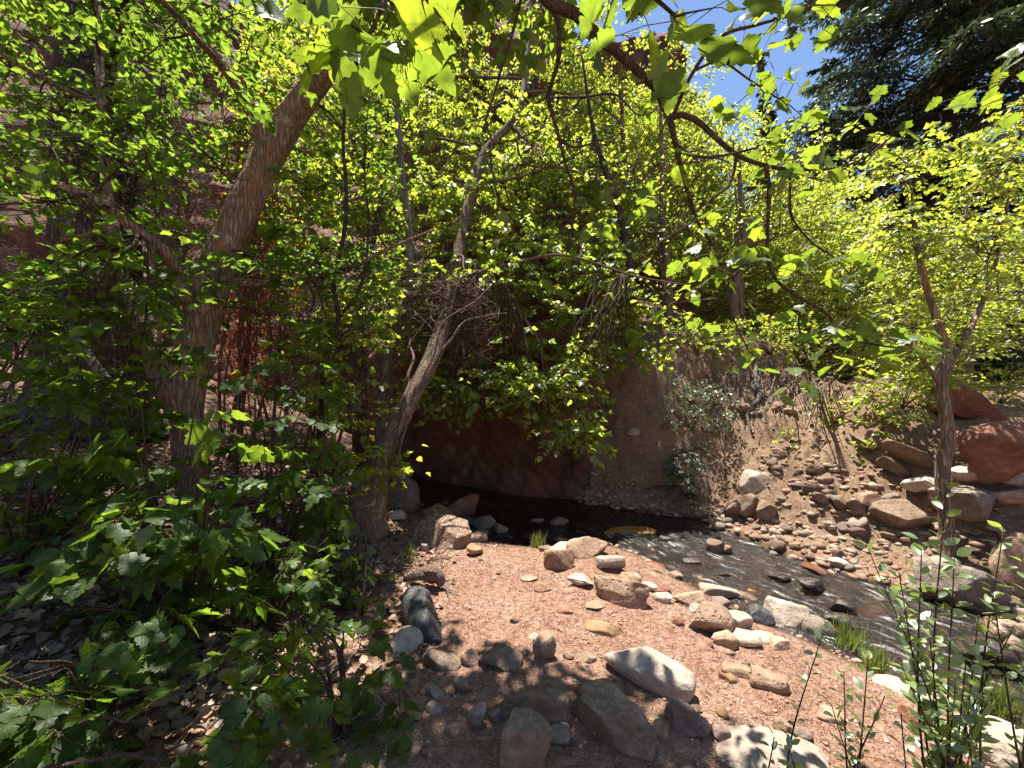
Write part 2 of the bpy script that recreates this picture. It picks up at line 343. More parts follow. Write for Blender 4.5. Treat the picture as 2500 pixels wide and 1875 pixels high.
# ------------------------------------------------------------------ cliff
PLAN = np.array([(-40, -10), (-24, 0.5), (-16, 5.5), (-11, 8.6), (-6.5, 10.4), (-3.8, 9.8), (-2.6, 8.6), (-.5, 7.25), (1.0, 6.62), (1.75, 6.95), (2.6, 8.6), (4.0, 12.0), (6.8, 14.8), (10.2, 17.0), (11.4, 18.4), (12.8, 24), (15, 45)])
def resample(P, n):
    P = np.asarray(P, float); s = np.concatenate([[0], np.cumsum(np.linalg.norm(np.diff(P, axis=0), axis=1))])
    t = np.linspace(0, s[-1], n); return np.stack([np.interp(t, s, P[:, k]) for k in range(P.shape[1])], -1)
def catmull(P, n=8):
    P = np.asarray(P, float); Q = np.vstack([2 * P[0] - P[1], P, 2 * P[-1] - P[-2]]); out = []
    t = np.linspace(0, 1, n, endpoint=False)[:, None]
    for i in range(1, len(Q) - 2):
        a, b, c, d = Q[i - 1], Q[i], Q[i + 1], Q[i + 2]
        out.append(0.5 * (2 * b + (c - a) * t + (2 * a - 5 * b + 4 * c - d) * t * t + (3 * b - a - 3 * c + d) * t ** 3))
    return np.vstack(out + [P[-1:]])
pl = catmull(PLAN, 60)
s = np.concatenate([[0], np.cumsum(np.linalg.norm(np.diff(pl, axis=0), axis=1))])
dens = np.where((pl[:, 0] > -9) & (pl[:, 0] < 9), 1.0, 0.15); cs = np.concatenate([[0], np.cumsum(np.diff(s) * 0.5 * (dens[1:] + dens[:-1]))])
t = np.linspace(0, cs[-1], 420); pl = np.stack([np.interp(t, cs, pl[:, k]) for k in (0, 1)], -1)
tn = nrm(np.gradient(pl, axis=0)); back = np.stack([-tn[:, 1], tn[:, 0]], -1)
kk = np.exp(-np.linspace(-2.5, 2.5, 121) ** 2); kk /= kk.sum()
bsm = nrm(np.stack([np.convolve(np.pad(back[:, k], 60, 'edge'), kk, 'valid') for k in (0, 1)], -1) + np.array([0, 0.6]))
back = nrm(0.25 * back + bsm)
HT = np.interp(pl[:, 0], [-20, -4, 1, 4.5, 9.2, 10.2, 11.0, 12, 13], [20, 19.5, 17.5, 18, 18.6, 16.5, 14.5, 8.0, 6.0])
vz = np.concatenate([np.linspace(0, 0.30, 60) , np.linspace(0.30, 1, 90)[1:]])
nu, nv = len(pl), len(vz)
Z = vz[None] * (HT[:, None] + 0.6) - 0.6
lean = np.interp(pl[:, 0], [-12, -5, -2.5, 1.5, 4, 8], [0.40, 0.42, 0.54, 0.54, 0.36, 0.05])[:, None]
alc = np.exp(-((pl[:, 0] + 0.6) / 2.2) ** 2)[:, None]
off = lean * np.maximum(0, Z - 2.7) + alc * (0.5 * np.sin(np.clip(Z / 2.9, 0, 1) * np.pi) ** 0.8) + (1 - alc) * 0.12 * np.maximum(0, Z)
X3 = np.stack([pl[:, 0, None] + back[:, 0, None] * off, pl[:, 1, None] + back[:, 1, None] * off, Z], -1)
q = X3 * np.array([0.35, 0.35, 0.6])
led = np.tanh(4 * np.sin(X3[..., 2] * 2.2 + 2.2 * fbm(q, 3, 40) + 0.25 * X3[..., 0])) * 0.15
disp = 0.75 * fbm(q * 0.8, 4, 51) + 0.30 * fbm(X3 * 1.3, 4, 55) + 0.07 * fbm(X3 * 6, 3, 57) + led * sstep(2.2, 4.0, X3[..., 2]) + 0.045 * np.tanh(3 * np.sin(X3[..., 2] * 9 - X3[..., 0] * 3 + 3 * fbm(X3, 2, 60)))
disp *= (0.35 + 0.65 * sstep(0.3, 4.0, X3[..., 2]))
X3[..., :2] += back[:, None] * disp[..., None]
cap = np.concatenate([X3[:, -1:, :2] + bsm[:, None] * 5, X3[:, -1:, 2:] + 0.8], -1)
cap2 = np.concatenate([X3[:, -1:, :2] + bsm[:, None] * 6, X3[:, -1:, 2:] * 0 - 1], -1)
X3 = np.concatenate([X3, cap, cap2], 1); nv += 2
ii = (np.arange(nu - 1)[:, None] * nv + np.arange(nv - 1)[None]).ravel()
Qc = np.stack([ii, ii + nv, ii + nv + 1, ii + 1], -1)
g = N('cliff_sandstone'); v = g.geo()
a, b, c = g.noise(v, 0.55, 6, 0.6), g.noise(v, 4, 6, 0.65), g.noise(v, 30, 4, 0.65)
col = g.ramp(g.math('ADD', g.math('MULTIPLY', a, 0.6), g.math('MULTIPLY', b, 0.4)), (0.35, (0.17, 0.065, 0.042)), (0.5, (0.28, 0.115, 0.07)), (0.65, (0.36, 0.18, 0.115)))
tanp = g.ramp(g.noise(v, 0.9, 3, 0.5), (0.60, 0.0), (0.66, 1.0))
col = g.mix(g.math('MULTIPLY', tanp, 0.8), col, g.mix(b, (0.30, 0.19, 0.11), (0.44, 0.31, 0.19)))
dv = g.n('VectorMath', operation='DISTANCE', i_0=v, i_1=(1.0, 7.0, 1.1)).outputs['Value']
col = g.mix(g.ramp(g.math('ADD', dv, g.math('MULTIPLY', a, 0.9)), (0.75, 0.85), (1.0, 0.0)), col, g.mix(b, (0.28, 0.18, 0.10), (0.46, 0.32, 0.19)))
fb = g.n('TexWave', i_Vector=g.mapd(v, (1, 1, 1.6), (0.25, 0.45, 0)), i_Scale=7.0, i_Distortion=3.0, i_Detail=4.0, i_Detail_Scale=0.6, bands_direction='Z').outputs[0]
col = g.mix(g.math('MULTIPLY', g.ramp(fb, (0.15, 1.0), (0.45, 0.0)), 0.4), col, (0.12, 0.06, 0.045))
bedl = g.n('TexWave', i_Vector=g.mapd(v, (1, 1, 2.2), (0.35, 0.35, 0)), i_Scale=1.3, i_Distortion=6.0, i_Detail=3.0, i_Detail_Scale=0.8).outputs[0]
col = g.mix(g.math('MULTIPLY', g.ramp(bedl, (0.1, 1.0), (0.5, 0.0)), 0.35), col, (0.11, 0.055, 0.04))
streak = g.ramp(g.noise(g.mapd(v, (2.6, 2.6, 0.22)), 1.0, 5, 0.6), (0.48, 0.0), (0.62, 1.0))
col = g.mix(g.math('MULTIPLY', streak, 0.75), col, (0.055, 0.036, 0.032))
col = g.mix(g.ramp(c, (0.3, 0.5), (0.6, 0.0)), col, (0.09, 0.05, 0.04))
hh = g.math('ADD', g.math('ADD', g.math('MULTIPLY', b, 0.8), g.math('MULTIPLY', fb, 0.3)), g.math('ADD', g.math('MULTIPLY', c, 0.25), g.math('MULTIPLY', bedl, 0.35)))
ck = g.ramp(g.vor(g.n('VectorMath', operation='ADD', i_0=g.mapd(v, (0.7, 0.7, 1.6), (0.2, 0.35, 0)), i_1=g.n('TexNoise', i_Vector=v, i_Scale=1.5, i_Detail=4.0).outputs[1]).outputs[0], 1.4, 'DISTANCE_TO_EDGE'), (0.0, 0.0), (0.025, 1.0))
col = g.mix(g.math('MULTIPLY', g.math('SUBTRACT', 1.0, ck), g.ramp(g.noise(v, 0.8, 2, 0.5), (0.50, 0.0), (0.62, 0.5))), col, (0.05, 0.03, 0.025)); hh = g.math('ADD', hh, g.math('MULTIPLY', ck, g.ramp(g.noise(v, 0.8, 2, 0.5), (0.50, 0.0), (0.62, 0.4))))
g.bsdf(col, 0.85, g.bump(hh, 0.9, 0.08), 0.25)
CLIFF = g.m
cliff = link('cliff', mesh_np('cliff', X3.reshape(-1, 3), Qc, CLIFF), kind='structure')

CV = X3[:, :-2].reshape(-1, 3)[::2]
def cliff_y(x, z):
    return np.array([CV[np.argmin((CV[:, 0] - a) ** 2 + (CV[:, 2] - b) ** 2 + 0.02 * CV[:, 1] ** 2), 1] for a, b in zip(np.atleast_1d(x), np.atleast_1d(z))])
# ------------------------------------------------------------------ water
wx, wy = np.meshgrid(np.arange(-3.4, 5.3, 0.028), np.arange(0.3, 9.4, 0.028)); WP = np.stack([wx.ravel(), wy.ravel()], -1)
keep = inside(WP, POLY) | (np.minimum(pdist(WP, NEAR), np.minimum(pdist(WP, FAR), pdist(WP, WALL))) < 0.10)
w3 = np.stack([WP[:, 0], WP[:, 1], 0 * WP[:, 0]], -1)
riff = sstep(5.55, 4.6, WP[:, 1] - 0.10 * WP[:, 0]) * (0.55 + 0.45 * sstep(-0.3, 0.3, fbm(w3 * 1.2, 2, 70)))
fl = np.stack([(WP[:, 0] * 0.56 - WP[:, 1] * 0.83) * 0.6, WP[:, 0] * 0.83 + WP[:, 1] * 0.56, 0 * WP[:, 0]], -1)   # along and across the flow
wz = riff * (0.03 * fbm(fl * 4.2, 2, 71) + 0.026 * fbm(fl * 12, 3, 72)) + 0.0015 * fbm(w3 * 6, 2, 73)
mx, my = wx.shape[1], wx.shape[0]
ii = (np.arange(my - 1)[:, None] * mx + np.arange(mx - 1)[None]).ravel(); Qw = np.stack([ii, ii + 1, ii + mx + 1, ii + mx], -1)
Qw = Qw[keep[Qw].all(1)]; used = np.unique(Qw); remap = -np.ones(len(WP), int); remap[used] = np.arange(len(used))
g = N('stream_water'); v = g.geo()
vf = g.mapd(v, (1, 1, 1), (0, 0, rad(56))); n1 = g.noise(g.mapd(vf, (0.6, 1, 1)), 34, 4, 0.6); n2 = g.noise(v, 95, 3, 0.6)
r = g.attr('riffle')
hgt = g.math('ADD', g.math('MULTIPLY', n1, g.math('MULTIPLY_ADD', r, 1.0, 0.05)), g.math('MULTIPLY', n2, g.math('MULTIPLY', r, 0.55)))
bn = g.bump(hgt, 1.0, 0.018)
gl = g.n('BsdfGlossy', i_Color=(1, 1, 1), i_Roughness=0.16, i_Normal=bn)
tp = g.n('BsdfTransparent', i_Color=(0.36, 0.25, 0.16))
df = g.n('BsdfDiffuse', i_Color=(0.10, 0.078, 0.06), i_Normal=bn)
body = g.n('MixShader', i_0=0.12); g.set(body.inputs[1], tp.outputs[0]); g.set(body.inputs[2], df.outputs[0])
fr = g.n('Fresnel', i_IOR=1.33, i_Normal=bn)
ms = g.n('MixShader', i_0=fr.outputs[0]); g.set(ms.inputs[1], body.outputs[0]); g.set(ms.inputs[2], gl.outputs[0])
foam = g.ramp(g.noise(g.mapd(vf, (0.45, 2.0, 1)), 7, 7, 0.72, 0.5), (0.57, 0.0), (0.68, 1.0))
fo = g.n('BsdfDiffuse', i_Color=(0.72, 0.73, 0.72), i_Normal=bn)
m3 = g.n('MixShader', i_0=g.math('MULTIPLY', foam, g.math('MULTIPLY', r, 0.75))); g.set(m3.inputs[1], ms.outputs[0]); g.set(m3.inputs[2], fo.outputs[0])
g.t.links.new(m3.outputs[0], g.out.inputs[0])
water = link('stream_water', mesh_np('stream_water', np.column_stack([WP, wz])[used], remap[Qw], g.m, True, dict(riffle=riff[used])), kind='structure')

# ------------------------------------------------------------------ rocks
def ico(sub):
    import bmesh
    bm = bmesh.new(); bmesh.ops.create_icosphere(bm, subdivisions=sub, radius=1.0)
    V = np.array([v.co[:] for v in bm.verts]); Fc = np.array([[v.index for v in f.verts] for f in bm.faces]); bm.free(); return V, Fc
ICO = {k: ico(k) for k in (1, 2, 3, 4, 5)}
def rock_verts(seed, sub, cuts, rough, boxy=0.0, flat_top=None):
    r = np.random.default_rng(seed); V, Fc = ICO[sub]; V = V.copy()
    if boxy: V = np.sign(V) * np.abs(V) ** (1 - 0.55 * boxy); V /= np.abs(V).max(0)
    for k in range(cuts):
        n = nrm(r.normal(size=3)); o = r.uniform(0.5, 0.8); d = V @ n - o
        V = V - np.maximum(d, 0)[:, None] * n * 0.96
    if flat_top is not None:
        d = V[:, 2] - flat_top; V[:, 2] -= np.maximum(d, 0) * 0.9
    V = V * (1 + rough * 1.3 * fbm(V * 1.3 + seed % 97, 3, seed)[:, None] + rough * 0.5 * fbm(V * 4.5 + seed % 31, 3, seed + 3)[:, None])
    V = V - (V.max(0) + V.min(0)) / 2
    return V / np.abs(V).max(0), Fc
rock_n = 0
def rock(label, px, py, w, hr=0.6, dr=0.8, mat='tan', cuts=8, yaw=0.0, tilt=(0, 0), sink=0.22, rough=0.10, boxy=0.3, name='boulder', cat='boulder', size=None, sub=None, group=None, flat_top=None, z=None):
    """px, py: photo pixel of the middle of its foot; w: width in photo pixels"""
    global rock_n; rock_n += 1
    p = GP(px, py) if z is None else PX(px, py, (CH - z) * F / (py - CY))
    wm = (w * 1.1 / F * p[1]) if size is None else size
    sub = sub or (5 if w > 118 else 4 if w > 30 else 3)
    V, Fc = rock_verts(rock_n * 13 + 5, sub, cuts, rough, boxy, flat_top)
    V = V * np.array([wm / 2, wm * dr / 2, wm * hr / 2])
    R = np.array(Matrix.Rotation(rad(yaw), 3, 'Z') @ Matrix.Rotation(rad(tilt[1]), 3, 'Y') @ Matrix.Rotation(rad(tilt[0]), 3, 'X'))
    V = V @ R.T
    V[:, 2] -= V[:, 2].min() + sink * np.ptp(V[:, 2])
    return link(name, mesh_np(name, V, Fc, RM[mat]), loc=p, label=label, cat=cat, group=group)

B, ST = 'boulder', 'stone'
# beach and pool edge
rock('brown boulder with pale speckled top, largest on the sunny sand by the leaning trunk', 1080, 1328, 132, 0.52, 0.62, 'speck', 7, -8, (0, 4), 0.12)
rock('rounded orange-tan boulder behind the speckled boulder', 1070, 1268, 80, 0.62, 0.8, 'orange', 4, 10, rough=0.08)
rock('red flat-topped boulder jutting over the dark pool', 1128, 1256, 78, 0.60, 0.7, 'red', 9, -6, (0, -8), 0.1)
rock('small black and grey stone between the orange and red boulders', 1136, 1280, 50, 0.5, 0.7, 'dark', 5)
rock('reddish grey angular boulder at the pool edge right of the black stone', 1182, 1290, 54, 0.7, 0.8, 'purple', 9)
rock('small angular grey brown stone at the water edge, right end of the pool-side cluster', 1224, 1302, 34, 0.9, 0.8, 'grey', 9)
rock('smooth tall grey brown boulder half hidden by the leaning trunk', 985, 1243, 72, 1.25, 0.9, 'purple', 3, 0, rough=0.06)
rock('pale rounded stone low between trunk and tall grey boulder', 968, 1268, 44, 0.6, 0.8, 'pale', 4)
rock('layered tan slab beside the speckled boulder', 1160, 1318, 58, 0.35, 0.7, 'strata', 6)
rock('small reddish slab on the sand just above the layered slab', 1176, 1306, 36, 0.4, 0.7, 'red', 7)
rock('small tan stone on the sand right of the speckled boulder', 1160, 1352, 40, 0.7, 0.8, 'orange', 7, 20)
rock('small pinkish stone at the left foot of the speckled boulder', 1034, 1343, 27, 0.8, 0.8, 'pale', 6)
rock('tiny tan stone behind the speckled boulder under the orange one', 1052, 1283, 34, 0.6, 0.8, 'tan', 5)
rock('flat stone breaking the surface of the dark pool, right one of two', 1365, 1279, 46, 0.45, 0.7, 'grey', 7, z=-0.02, sink=0.3)
rock('thin flat stone breaking the surface of the dark pool, left one of two', 1311, 1275, 32, 0.35, 0.7, 'grey', 6, z=-0.02, sink=0.35)
rock('bright amber wet slab at the sunlit edge of the pool shade', 1535, 1296, 120, 0.08, 0.42, 'amber', 9, -4, (2, 0), 0.6, z=0.0, name='wet_slab', cat='slab')
rock('tan standing stone with a shaded right face on the beach crest', 1366, 1386, 70, 0.85, 0.7, 'tan', 9, 10)
rock('large smooth tan boulder on the beach crest by the riffle', 1432, 1352, 92, 0.55, 0.8, 'tan', 6, -10)
rock('tan boulder left of the large crest boulder', 1372, 1352, 60, 0.5, 0.8, 'pale', 5)
rock('pale boulder with a reddish foot at the riffle edge', 1490, 1386, 66, 0.6, 0.75, 'pale', 6, 8)
rock('small tan stone at the pool end beside the grass tuft', 1372, 1322, 28, 0.5, 0.8, 'orange', 6)
rock('small brown stone above the crest stones', 1330, 1346, 26, 0.7, 0.9, 'brown', 8)
rock('long tilted orange tan block on the sunny beach', 1514, 1464, 120, 0.50, 0.6, 'pitted', 10, -14, (0, 9), 0.08, boxy=0.6)
rock('long low reddish tan rock on the beach below the tilted block', 1476, 1543, 92, 0.32, 0.5, 'orange', 9, -14, (0, 6), 0.25, boxy=0.5)
rock('small square brown stone alone on the sand', 1323, 1440, 36, 0.55, 0.8, 'orange', 9, boxy=0.7)
rock('low tan stone left of the tilted block', 1452, 1484, 48, 0.4, 0.8, 'tan', 8)
rock('pale broad stone sunk in sand behind the tilted block', 1416, 1426, 58, 0.4, 0.8, 'pale', 7)
rock('layered tan stone at the upper right of the tilted block', 1536, 1424, 54, 0.5, 0.8, 'strata', 8)
rock('small pale tan rounded stone right of the tilted block', 1618, 1468, 42, 0.6, 0.8, 'pale', 6)
rock('wide flat reddish rock on the sand left of the standing stone', 1292, 1417, 40, 0.3, 0.7, 'tan', 7)
rock('small red sharp stone alone on the sand near the pale row', 1656, 1524, 26, 0.8, 0.9, 'red', 9)
rock('reddish low stone left of the low reddish tan rock', 1380, 1494, 34, 0.35, 0.7, 'red', 8)
# right waterside row
rock('flat pale long stone lying at the water edge', 1756, 1456, 86, 0.42, 0.6, 'pale', 4, -12, (0, 5))
rock('brown wedge stone pointing into the stream from the flat pale stone', 1818, 1466, 58, 0.35, 0.5, 'brown', 8, -15, (0, 8))
rock('purplish grey oval stone under the flat pale stone', 1758, 1481, 48, 0.5, 0.75, 'purple', 3)
rock('mottled tan stone between the sand and the flat pale stone', 1682, 1474, 76, 0.5, 0.75, 'tan', 6)
rock('small white stone on the sand by the mottled tan stone', 1698, 1492, 30, 0.7, 0.8, 'white', 6)
rock('large tan boulder with a rough shaded side in the waterside row', 1733, 1536, 104, 0.65, 0.75, 'pitted', 8, -10)
rock('grey tan rounded boulder right of the large tan boulder', 1803, 1532, 54, 0.8, 0.85, 'pale', 5)
rock('dark purplish grey boulder at the water edge', 1853, 1517, 58, 0.7, 0.8, 'dark', 6)
rock('boulder with a flat pale cut face beside the current', 1929, 1528, 96, 0.72, 0.75, 'pale', 8, -12, flat_top=0.7)
rock('grey rounded boulder touching the water beside the grass tuft', 1997, 1554, 66, 0.8, 0.85, 'grey', 4)
rock('flat oval pale stone lying on sand in the waterside row', 1814, 1566, 72, 0.38, 0.75, 'pale', 3, -18)
rock('brown tan stone in front of the large tan boulder', 1768, 1574, 54, 0.68, 0.8, 'tan', 7)
rock('tan block right of the flat oval pale stone', 1900, 1582, 50, 0.55, 0.8, 'tan', 9)
rock('pale low stone behind the tan block', 1868, 1566, 56, 0.35, 0.7, 'pale', 6)
rock('small flat tan stone at the lower end of the waterside row', 1772, 1594, 36, 0.35, 0.7, 'tan', 6)
# lower right of the beach
rock('pitted tan stone lying low on the open sand', 1874, 1672, 78, 0.5, 0.75, 'pitted', 6, -20)
rock('long low sandy ridge stone left of the pitted stone', 1812, 1648, 84, 0.28, 0.45, 'tan', 6, -24)
rock('tiny reddish stone left of the sandy ridge stone', 1776, 1660, 34, 0.5, 0.8, 'orange', 8)
rock('purplish brown wedge boulder half in leaf shade right of the long pale rock', 1680, 1772, 96, 0.6, 0.75, 'purple', 7, -20)
rock('grey purple flat stone beside the wedge boulder', 1757, 1794, 46, 0.5, 0.8, 'purple', 6)
rock('small upright tan stone on the lower sand', 1910, 1790, 34, 1.2, 0.9, 'tan', 6)
rock('pale pitted stone sunk in the lower sand', 1853, 1818, 76, 0.4, 0.8, 'pitted', 5)
rock('small grey angular stone on the lower sand', 1959, 1804, 38, 0.7, 0.8, 'grey', 9)
rock('broad pale slab at the bottom edge of the picture', 1887, 1856, 250, 0.22, 0.5, 'pale', 6, -12, sink=0.3)
rock('low pale reddish stone on the sand under the thin twigs', 2026, 1752, 60, 0.4, 0.7, 'tan', 6)
rock('long red stone leaning downhill among the willow stems', 2254, 1780, 84, 0.42, 0.4, 'red', 4, -48, (0, 10))
rock('broad flat pale slab between sand and current', 2207, 1690, 110, 0.25, 0.6, 'pale', 6, -12)
rock('large pale boulder in the lower right corner', 2440, 1850, 170, 0.5, 0.7, 'pale', 6)
# foreground ring in leaf shade
rock('long dark grey smooth stone lying on edge beside the sapling leaves', 1030, 1530, 170, 0.34, 0.42, 'dark', 4, -58, (0, 6), 0.1, rough=0.05, boxy=0.2)
rock('mottled white stone left of the long dark stone', 990, 1580, 82, 0.7, 0.85, 'pale', 9, sink=0.3)
rock('square grey block at the tip of the long dark stone', 1078, 1624, 88, 0.5, 0.7, 'brown', 12, 5, boxy=0.5, sink=0.3)
rock('tan wedge stone right of the square grey block', 1146, 1618, 42, 0.9, 0.8, 'tan', 10)
rock('brown rounded boulder in the shaded stone ring', 1222, 1617, 100, 0.52, 0.75, 'brown', 11, sink=0.32)
rock('pointed upright stone in the shaded stone ring', 1328, 1604, 54, 1.15, 0.7, 'tan', 10, 10)
rock('small white-pink stone behind the pointed stone', 1306, 1560, 30, 0.7, 0.8, 'pale', 9, sink=0.3)
rock('small brown stone right of the pointed stone', 1430, 1610, 48, 0.5, 0.8, 'brown', 11, sink=0.32)
rock('tiny brown stone close right of the pointed stone', 1388, 1606, 26, 0.7, 0.8, 'brown', 11, sink=0.32)
rock('wide brown block with a squared front, largest in the shaded ring', 1298, 1735, 172, 0.52, 0.6, 'brown', 13, 0, boxy=0.5, sink=0.34)
rock('orange tan rounded rock resting behind the dark grey boulder', 1462, 1696, 98, 0.55, 0.75, 'orange', 9, sink=0.3)
rock('large dark grey boulder with a flat pale top', 1502, 1792, 172, 0.62, 0.7, 'brown', 11, -14, (0, 6), flat_top=0.5, sink=0.3)
rock('long pale barrel-shaped rock lying diagonally across the sun edge', 1580, 1662, 195, 0.33, 0.36, 'pale', 3, -38, (0, 6), 0.15, rough=0.05, boxy=0.85)
rock('pyramid-shaped grey stone at the bottom edge', 1289, 1860, 132, 1.0, 0.7, 'brown', 16, 8, sink=0.25)
rock('flat grey angular stone right of the pyramid stone', 1358, 1802, 66, 0.5, 0.8, 'grey', 9)
rock('upright grey slab left of the wide brown block', 1163, 1765, 44, 1.2, 0.7, 'grey', 8)
rock('small grey stone between upright slab and wide brown block', 1213, 1752, 32, 0.7, 0.8, 'grey', 7)
rock('tan stone at the right foot of the dark grey boulder', 1606, 1796, 44, 1.0, 0.8, 'tan', 7)
rock('small brown stone above the upright grey slab', 1129, 1680, 44, 0.6, 0.8, 'brown', 11, sink=0.32)
rock('small grey stone under the sapling leaves, left of the shaded ring', 1061, 1738, 42, 0.6, 0.8, 'grey', 6)
rock('pale tilted slab beside the sapling leaves', 1060, 1692, 60, 0.35, 0.5, 'grey', 8, -50)
# stones in the stream
rock('red wet stone at the near edge of the riffle', 1598, 1388, 46, 0.4, 0.7, 'wetred', 6, z=0.0, sink=0.3)
rock('brown layered stone below the red wet stone', 1612, 1402, 44, 0.45, 0.7, 'brown', 7, z=0.0, sink=0.25)
rock('small dark olive stone in the shallows right of the layered stone', 1650, 1412, 32, 0.6, 0.8, 'brown', 6, z=0.0, sink=0.3)
rock('pinkish stone in the shallows left of the olive stone', 1598, 1414, 36, 0.45, 0.8, 'tan', 6, z=0.02)
rock('small pale stone at the foot of the shallows', 1582, 1438, 40, 0.45, 0.8, 'pale', 5)
rock('flat red stone at the foot of the shallows', 1620, 1443, 34, 0.35, 0.8, 'red', 6)
rock('amber stone glowing under thin water in the riffle', 1538, 1362, 34, 0.3, 0.8, 'amber', 6, z=-0.03, sink=0.4)
rock('amber stone under water beyond the flat pale stone', 1842, 1448, 36, 0.3, 0.6, 'amber', 6, z=-0.04, sink=0.4)
rock('small black stone in the water at the far side', 1628, 1318, 34, 0.4, 0.7, 'wet', 5, z=0.0, sink=0.3)
rock('brown stone pair member, left, at the far water edge', 1746, 1342, 38, 0.75, 0.8, 'brown', 5, z=0.0, sink=0.2)
rock('brown stone pair member, right, at the far water edge', 1772, 1346, 26, 0.7, 0.8, 'brown', 5, z=0.0, sink=0.2)
rock('wet brown stone splitting the current in midstream', 1982, 1440, 60, 0.5, 0.7, 'wet', 7, -12, z=0.0, sink=0.2)
rock('dark wet stone above the little cascade', 2058, 1492, 48, 0.65, 0.8, 'wet', 6, z=0.0, sink=0.2)
rock('black wet stone at the foot of the little cascade', 2050, 1524, 66, 0.4, 0.7, 'wet', 6, z=0.0, sink=0.2)
rock('wide amber brown slab just under the water past the cascade', 2160, 1502, 96, 0.2, 0.6, 'amber', 5, -8, z=-0.06, sink=0.4)
rock('large dark wet boulder in the stream by the right edge', 2402, 1618, 104, 0.7, 0.8, 'wet', 6, z=0.0, sink=0.2)
rock('brown wet boulder at the right edge beside the dark wet boulder', 2480, 1606, 66, 0.9, 0.8, 'brown', 6, z=0.0, sink=0.2)
rock('pale speckled boulder on the far side of the current near the right edge', 2448, 1556, 90, 0.5, 0.7, 'speck', 6, z=0.0, sink=0.15)
rock('low dark stone awash in midstream above the brown wet stone', 1905, 1412, 48, 0.3, 0.6, 'wet', 5, z=0.0, sink=0.4)
rock('dark stone awash in the near riffle', 1690, 1372, 44, 0.28, 0.6, 'wet', 5, z=0.0, sink=0.4)
# far bank
rock('large grey slab boulder across the stream under the young tree', 2334, 1462, 158, 0.62, 0.6, 'grey', 8, -16, (0, 12), 0.15, boxy=0.4)
rock('big tan boulder cut by the right edge of the picture', 2492, 1450, 100, 1.5, 0.9, 'tan', 6, 0, sink=0.1)
rock('grey tan boulder with a flat face on the far shelf', 2203, 1286, 104, 0.72, 0.7, 'brown', 8, -6)
rock('broad dark grey boulder behind the young tree', 2362, 1250, 118, 0.62, 0.7, 'grey', 8)
rock('white stone on the far shelf near the current', 2047, 1382, 38, 0.6, 0.8, 'white', 5)
rock('pale wedge-shaped boulder high in the slumped slope', 1850, 1190, 76, 0.75, 0.6, 'pale', 9, 0, (12, 0), sink=0.35)
rock('hexagonal boulder, middle of the three set in the slope foot', 1828, 1252, 54, 0.95, 0.7, 'brown', 10, 0, (10, 0), sink=0.2)
rock('right of the three boulders set in the slope foot', 1872, 1264, 52, 0.9, 0.7, 'brown', 10, 20, (10, 0), sink=0.2)
rock('left of the three boulders set in the slope foot', 1788, 1262, 46, 1.1, 0.7, 'brown', 9, 40, (12, 0), sink=0.2)
rock('tan block on the far slope left of the flat-faced boulder', 2122, 1232, 50, 0.8, 0.8, 'tan', 10)
rock('upright grey block above the flat-faced boulder', 2178, 1236, 38, 1.0, 0.7, 'grey', 8)
rock('brown block in the slope row, second from the tan block', 2092, 1248, 40, 0.9, 0.8, 'brown', 9)
rock('slanted brown slab in the slope row', 2054, 1238, 52, 0.5, 0.7, 'brown', 9, 0, (0, 30))
rock('small brown slab at the left end of the slope row', 2004, 1226, 44, 0.5, 0.7, 'brown', 8, 0, (0, 30))
rock('long slab lying down the slope behind the young tree', 2225, 1130, 125, 0.28, 0.55, 'brown', 8, 0, (0, 38), sink=0.3)
rock('second long slab lying down the slope, below the first', 2186, 1160, 90, 0.30, 0.5, 'brown', 8, 0, (0, 40), sink=0.3)
rock('short slab on the slope above the long slabs', 2118, 1096, 66, 0.35, 0.6, 'brown', 8, 0, (0, 35), sink=0.3)
rock('pale boulder in the row beside the young tree, left of its trunk', 2262, 1194, 84, 0.45, 0.7, 'pale', 7)
rock('pale boulder in the row right of the young tree', 2380, 1172, 110, 0.42, 0.7, 'pale', 7)
rock('sunlit pale pointed boulder at the right edge', 2470, 1172, 70, 0.7, 0.7, 'pale', 9)
rock('flat tan slab at the right edge below the pointed boulder', 2470, 1222, 90, 0.4, 0.7, 'tan', 8)
rock('huge dark red boulder in shade at the right edge', 2455, 1150, 190, 0.75, 0.7, 'red', 6)
rock('dark brown leaning boulder under the maples by the right slope', 2352, 1010, 130, 0.6, 0.7, 'red', 7, -30, (0, 20))
rock('pale flat stone stuck in the shaded slump', 1547, 1060, 28, 0.7, 0.6, 'pale', 7, 0, (25, 0), sink=0.3)
rock('grey stone under the exposed roots', 1900, 1000, 34, 0.8, 0.7, 'brown', 8, sink=0.3)
rock('tan stone under the exposed roots', 1928, 1010, 28, 0.7, 0.7, 'tan', 8, sink=0.3)
rock('flat brown stone under the exposed roots, left one', 1822, 1006, 36, 0.8, 0.7, 'brown', 8, sink=0.3)
rock('brown boulder low in the slump right of the shrub', 1990, 1150, 44, 0.6, 0.7, 'brown', 8, sink=0.35)
rock('small tan stone sunk in the slump', 1900, 1108, 26, 0.8, 0.7, 'tan', 8, sink=0.35)

